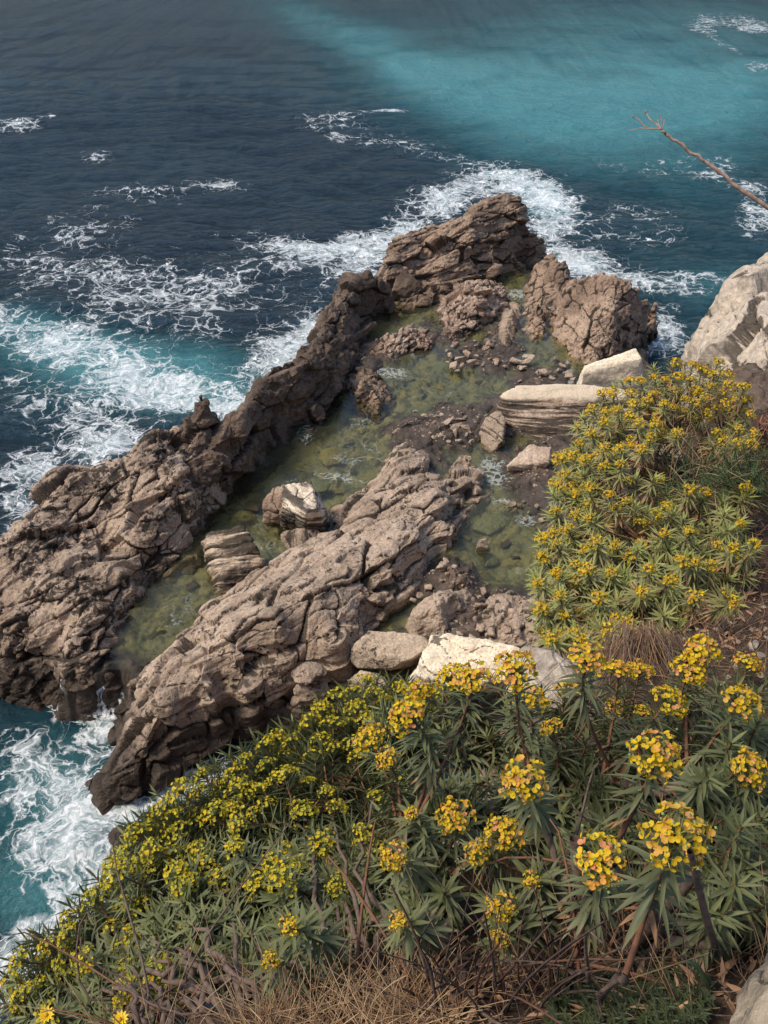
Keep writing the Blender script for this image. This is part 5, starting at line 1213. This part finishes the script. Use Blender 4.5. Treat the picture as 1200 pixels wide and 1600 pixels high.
# ---- upper right shrub under the pale crag
S4p = [(862, 760), (880, 700), (905, 655), (940, 605), (1000, 580), (1050, 565), (1100, 560), (1150, 580), (1180, 640), (1190, 700), (1140, 700), (1080, 670), (1035, 690), (980, 705), (930, 720), (890, 760)]
d4 = lambda u, v: lerp_tab(v, [560, 740], [4.75, 4.15])
fix4 = [(1060, 562), (1100, 572), (1140, 580), (1165, 600), (1125, 560), (1000, 590), (1020, 612), (1040, 590), (945, 640), (960, 668), (985, 690), (1090, 625), (1110, 645), (1060, 672), (1160, 640), (1180, 672), (905, 690), (880, 740), (870, 715), (1130, 610)]
t4 = [(u, v, 1) for u, v in fix4] + [(u, v, 1) for u, v in scatter(S4p, 58, 15, G, lambda u, v: 1.0 if u < 1060 or v < 640 else .3, fix4)] + [(u, v, 0) for u, v in scatter(S4p, 60, 14, G)]
tips = [(D(u, v, d4(u, v) + (G.normal() * .10 if k else .05 + abs(G.normal()) * .12)), (G.uniform(.65, .95) if k else 0)) for u, v, k in t4]
shrub('flowering_shrub', 'upper yellow flowering shrub with twiggy reddish base, just below the pale crag', [on_ground(1040, 735), on_ground(1090, 725), on_ground(990, 760)], tips, 34, L_red, H_far, leaf=(.056, .0092), nleaf=34, span=.10, lean=(-.1, -.1, .9), out_k=.5, nbranch=20, r0=.012, r1=.003, alpha=(40, 125), droop=.15, group='yellow flowering shrubs on the cliff edge')

# ---- middle right shrub with open rosettes
S5p = [(845, 830), (850, 780), (890, 745), (960, 712), (1020, 740), (1080, 765), (1165, 760), (1185, 830), (1160, 950), (1080, 960), (1050, 1000), (970, 1015), (890, 1005), (845, 990), (832, 920)]
d5 = lambda u, v: lerp_tab(v, [700, 1020], [4.15, 3.05]) + lerp_tab(u, [830, 1000], [.12, 0])
fix5 = [(1030, 745), (1080, 760), (1105, 765), (1170, 760), (1040, 830), (1080, 825), (1160, 815), (1005, 812), (960, 850), (1090, 875), (1115, 880), (1050, 905), (1140, 925), (1005, 925), (965, 965), (980, 990), (1075, 955), (935, 930), (1045, 785), (900, 800), (985, 745)]
t5 = [(u, v, 1) for u, v in fix5] + [(u, v, 1) for u, v in scatter(S5p, 54, 17, G, lambda u, v: 1.0 if u < 930 else .22, fix5)] + [(u, v, 0) for u, v in scatter(S5p, 125, 15, G)]
tips = [(D(u, v, d5(u, v) + (G.normal() * .08 if k else .04 + abs(G.normal()) * .14)), (G.uniform(.6, .85) if k else 0)) for u, v, k in t5]
shrub('flowering_shrub', 'open flowering shrub with spiky green rosettes and reddish leaf tips right of the right pool', [on_ground(1030, 950), on_ground(1075, 930), on_ground(1000, 985), on_ground(1090, 850)], tips, 35, L_red, H_far, leaf=(.066, .0100), nleaf=46, span=.095, lean=(-.12, -.12, .9), out_k=.4, nbranch=24, r0=.011, r1=.003, alpha=(35, 130), droop=.15, group='yellow flowering shrubs on the cliff edge')

# ---- small fine-leaved green bush at the right edge
tips = [(D(u, v, 4.0 + G.normal() * .10), 0) for u, v in scatter([(1095, 735), (1120, 700), (1160, 690), (1230, 680), (1230, 780), (1170, 775), (1110, 760)], 70, 8, G)]
shrub('green_bush', 'small fine leaved green bush without flowers at the right edge', [on_ground(1175, 775)], tips, 36, L_small, None, leaf=(.018, .003), nleaf=60, span=.13, lean=(0, -.1, 1), nbranch=12, r0=.006, r1=.0015, alpha=(30, 80), droop=.1, cat='bush')
tips = [(D(u, v, 5.0 + G.normal() * .05), 0) for u, v in [(1186, 660), (1196, 668), (1204, 655), (1198, 690), (1190, 680)]]
shrub('red_plant', 'small reddish plant at the right edge beside the dark brown rock', [on_ground(1200, 690)], tips, 37, leaf_mat('red_leaf', (.36, .12, .08), (.28, .10, .06), (.4, .14, .1), (.3, .1, .06)), None, leaf=(.06, .012), nleaf=22, span=.08, nbranch=3, r0=.004, r1=.002, cat='plant')

# ------------------------------------------------------------------ grasses, litter, small plants
def straws(name, label, kind, starts, mats, seed, length, rad, bend, dirs=None, cat=None, parent=None, flat=None):
    g = np.random.default_rng(seed); acc = Acc()
    for i, p in enumerate(starts):
        L = g.uniform(*length); d = unit((dirs(p) if dirs else np.array([0, 0, 1.0])) + g.normal(size=3) * bend)
        if flat is not None: d[2] = abs(d[2]) * flat; d = unit(d)
        q = g.normal(size=3) * .22 * L + np.array([0, 0, -.10 * L])
        c = bez(p, p + d * L * .35, p + d * L * .7 + q * .4, p + d * L + q, 6)
        tube(acc, c, np.linspace(rad, rad * .45, 6) * g.uniform(.6, 1.3), 3, int(g.random() < .4))
    o = acc.build(name, mats, parent); return tag(o, label, cat, None, kind)
def gpts(poly, n, g, up=0.0):
    o = []
    for u, v in scatter(poly, n, 1.2, g): o.append(on_ground(u, v) + np.array([0, 0, up]))
    return o
straws('dry_grass', 'mat of dry straw and hay along the bottom edge', 'stuff', gpts([(380, 1610), (400, 1580), (520, 1562), (640, 1548), (720, 1575), (730, 1620), (380, 1650)], 1300, G, .0), [M_straw, M_hay], 51, (.05, .14), .0012, .9, flat=.35)
straws('dry_grass', 'upright dry grass stalks at the bottom left edge', 'stuff', gpts([(150, 1610), (200, 1590), (480, 1570), (500, 1640), (150, 1660)], 60, G), [M_straw, M_hay], 52, (.10, .24), .0011, .35)
straws('leaf_litter', 'dead twigs, hay and litter on the soil under the shrubs', 'stuff', gpts([(640, 1560), (800, 1500), (1200, 1380), (1210, 1600), (900, 1610), (650, 1610)], 420, G) + gpts([(1060, 800), (1200, 760), (1200, 1080), (1080, 1060), (1000, 1060), (1060, 940)], 520, G) + gpts([(940, 700), (1200, 640), (1200, 760), (960, 780)], 160, G), [M_hay, M_bark], 53, (.05, .26), .0013, .9, flat=.4)
straws('dead_stems', 'thicket of dead brown stems under the lower shrubs', 'stuff', gpts([(620, 1560), (700, 1530), (880, 1500), (900, 1580), (700, 1600), (620, 1600)], 55, G, -.02), [M_bark, M_twig], 54, (.16, .36), .0032, .13)
tuft = D(1000, 1000, 2.95)
straws('grass_tuft', 'tuft of dead brown hair like grass hanging below the middle shrub', None, [D(1000 + G.normal() * 22, 985 + G.normal() * 8, 2.93 + G.normal() * .03) for _ in range(420)], [M_bark, M_hay], 55, (.18, .34), .0011, .22, dirs=lambda p: np.array([(p[0] - tuft[0]) * 5.0, -.75, -.62]), cat='grass tuft')
straws('grass_blades', 'loose green grass blades beside the small green bush', 'stuff', [D(1040 + G.uniform(0, 110), 745 + G.uniform(-25, 25), 4.15) for _ in range(150)], [M_blade, M_straw], 56, (.14, .32), .0016, .5, dirs=lambda p: np.array([-.1, -.3, .6]))
wide = []
while len(wide) < 1500:
    x_, y_ = G.uniform(.7, 5.5), G.uniform(-.2, 7.5)
    h_ = HILL.ray_cast(Vector((x_, y_, 40)), Vector((0, 0, -1)))
    if h_[0] is not None and h_[1][2] > .6 and noise2(np.array([x_ * .8]), np.array([y_ * .8]), 5)[0] > -.15: wide.append(np.array(h_[0]))
straws('dry_grass', 'thin dry grass scattered over the bare brown slope', 'stuff', wide, [M_hay, M_straw], 58, (.08, .24), .0014, .8, flat=.6)
# low green ground cover
acc = Acc(); B_, D_, N_ = [], [], []
for p in gpts([(850, 1545), (900, 1510), (1080, 1500), (1120, 1560), (1080, 1620), (860, 1620)], 210, G):
    h = G.uniform(.02, .06); k = 16
    for j in range(k):
        a = j * 2.4; z = h * j / k
        B_.append(p + np.array([0, 0, z])); D_.append(np.array([math.cos(a), math.sin(a), .5])); N_.append(np.array([0, 0, 1.0]))
n = len(B_)
leaves(acc, np.array(B_), np.array(D_), np.array(N_), G.uniform(.010, .020, n), np.full(n, .0035), np.full(n, .1), G.uniform(0, .6, n), G.random(n))
tag(acc.build('ground_cover', leaf_mat('ground_cover_leaf', (.075, .090, .030), (.045, .055, .022), (.1, .1, .04), (.2, .14, .06), .6, 1.2)), 'low green ground cover among the dead stems near the lower right boulder', None, None, 'stuff')
# dry curled leaves on the ground and caught in the twigs
acc = Acc(); pts = gpts([(640, 1580), (760, 1470), (1180, 1380), (1190, 1560), (900, 1600)], 170, G, .012) + gpts([(1080, 860), (1190, 800), (1190, 1000), (1080, 1040)], 230, G, .012)
n = len(pts); dd = G.normal(size=(n, 3)); dd[:, 2] *= .3
leaves(acc, np.array(pts), dd, unit(G.normal(size=(n, 3)) * .5 + np.array([0, 0, 1])), G.uniform(.03, .06, n), G.uniform(.007, .013, n), np.full(n, .1), np.ones(n), G.random(n))
tag(acc.build('fallen_leaves', M_dryleaf), 'dry curled brown leaves fallen under the shrubs', None, None, 'stuff')
# arching green blade, peeling husk
acc = Acc(); c = bez(D(1112, 1610, 1.50), D(1110, 1530, 1.44), D(1095, 1490, 1.42), D(1056, 1506, 1.44), 14)
tube(acc, c, np.concatenate([np.full(9, .0042), np.linspace(.004, .001, 5)]), 5)
tag(acc.build('tall_grass', M_blade), 'single thick green blade arching over beside the lower right boulder', 'grass')
acc = Acc(); c = bez(D(1040, 1608, 1.44), D(1052, 1585, 1.41), D(1066, 1575, 1.40), D(1082, 1566, 1.40), 8); e = (D(1100, 1590, 1.40) - D(1080, 1575, 1.40)) * .55
V = np.stack([c - e * .5, c + np.array([0, 0, .006]), c + e * .5], 1).reshape(-1, 3); acc.add(V, grid_faces(8, 3, np.ones((8, 3), bool)))
o = acc.build('dry_husk', M_dryleaf); md = o.modifiers.new('s', 'SOLIDIFY'); md.thickness = .002
tag(o, 'curled pale brown dry husk lying at the bottom edge near the green blade', 'dry leaf')

# two small yellow daisies at the lower left
def daisy(u, v, d, foot, label):
    c0 = on_ground(*foot); top = D(u, v, d)
    root = empty('daisy', c0, label, 'flower'); inv = Matrix.Translation(-Vector(c0))
    a = Acc(); tube(a, bez(c0, c0 + np.array([0, 0, .06]), top - np.array([0, 0, .05]), top, 8), .0012, 4); s = a.build('stem', M_ray, root); s.matrix_parent_inverse = inv
    a = Acc(); n = 12; an = np.arange(n) * 6.283 / n
    leaves(a, np.repeat(top[None], n, 0), np.stack([np.cos(an), np.sin(an), an * 0 + .35], 1), np.repeat(np.array([[0, 0, 1.0]]), n, 0), np.full(n, .017), np.full(n, .007), np.full(n, .02), np.zeros(n), np.zeros(n))
    s = a.build('petals', plain('daisy_yellow', (.80, .55, .01), (.75, .48, .01), .5), root); s.matrix_parent_inverse = inv
    a = Acc(); ball(a, top + np.array([0, 0, .003]), .005, 0); s = a.build('flower_centre', M_ora, root); s.matrix_parent_inverse = inv
daisy(73, 1587, 1.72, (150, 1640), 'small yellow daisy in the very corner at lower left')
daisy(188, 1594, 1.62, (200, 1640), 'small yellow daisy among the dry stalks, right of the corner daisy')

# bare twig leaning in from the right
acc = Acc(); k_ = 2.4
path = [D(1560, 620, 2.5), D(1380, 450, 2.45), D(1200, 325, k_), D(1150, 290, k_), D(1098, 250, k_), D(1065, 225, k_), D(1040, 210, k_), D(1033, 202, k_)]
foot = on_ground(1180, 1080) * 0 + np.array([path[0][0] + .15, path[0][1], ground_z(path[0][0] + .15, path[0][1]) - .03])
path = [foot, (foot + path[0]) / 2 + np.array([.05, 0, .02])] + path
c = np.array(path); t = np.linspace(0, len(c) - 1, 60); cc = np.stack([np.interp(t, np.arange(len(c)), c[:, j]) for j in range(3)], 1)
for _ in range(4): cc[1:-1] = (cc[:-2] + 2 * cc[1:-1] + cc[2:]) / 4
cc[1:-1] += G.normal(size=(58, 3)) * .0022
tube(acc, cc, np.interp(np.arange(60), [0, 20, 45, 59], [.012, .0068, .0040, .0032]) * G.uniform(.9, 1.12, 60), 7)
M_dead = plain('weathered_dead_wood', (.40, .27, .20), (.24, .15, .11), .85, 60)
tw = acc.build('bare_twig', M_dead)
tag(tw, 'bare dead branch reaching in from the right over the turquoise water', 'branch')
for path_, r_ in [([(1033, 202), (1020, 201), (1008, 198), (996, 185), (990, 182)], .0022), ([(1018, 201), (1000, 200), (985, 204)], .0014), ([(1033, 202), (1024, 192), (1015, 186), (1009, 175)], .0024), ([(1034, 201), (1034, 190), (1031, 181)], .0016), ([(1035, 201), (1037, 194), (1038, 188)], .0013), ([(1032, 200), (1029, 193), (1028, 188)], .0012)]:
    acc = Acc(); p = np.array([D(u, v, k_ + .012 * i) for i, (u, v) in enumerate(path_)])
    tube(acc, p, np.linspace(r_, r_ * .6, len(p)), 5); ball(acc, p[-1], r_ * 2.0, 0)
    acc.build('side_twig', M_dead, tw)
# ------------------------------------------------------------------ camera, light, world
cam = bpy.data.cameras.new('camera'); co_ = bpy.data.objects.new('camera', cam); C.objects.link(co_)
co_.location = EYE; co_.rotation_euler = (math.pi / 2 - PITCH, 0, 0)
cam.sensor_fit = 'VERTICAL'; cam.sensor_height = 36.0; cam.lens = 18.0 / math.tan(math.radians(29.0))
cam.clip_start = .05; cam.clip_end = 9000
scene.camera = co_
SUN_EL, SUN_AZ = math.radians(55), math.radians(-98)      # azimuth from +Y, clockwise
sd_ = Vector((math.sin(SUN_AZ) * math.cos(SUN_EL), math.cos(SUN_AZ) * math.cos(SUN_EL), math.sin(SUN_EL)))
sl = bpy.data.lights.new('sun', 'SUN'); so = bpy.data.objects.new('sun', sl); C.objects.link(so)
so.rotation_euler = sd_.to_track_quat('Z', 'Y').to_euler(); so.location = (-20, 0, 60)
sl.energy = 2.6; sl.angle = math.radians(14); sl.color = (1.0, .90, .75)
w = bpy.data.worlds.new('World'); scene.world = w; w.use_nodes = True
nt = w.node_tree; bg = nt.nodes['Background']
sk = nt.nodes.new('ShaderNodeTexSky'); sk.sky_type = 'NISHITA'; sk.sun_disc = False
sk.sun_elevation = SUN_EL; sk.sun_rotation = SUN_AZ % (2 * math.pi); sk.dust_density = 1.2; sk.air_density = 1.0
nt.links.new(sk.outputs[0], bg.inputs[0]); bg.inputs[1].default_value = 0.15
scene.view_settings.view_transform = 'Standard'; scene.view_settings.look = 'None'
scene.view_settings.exposure = 0.36; scene.view_settings.gamma = 1.0
scene.cycles.max_bounces = 8; scene.cycles.transparent_max_bounces = 16
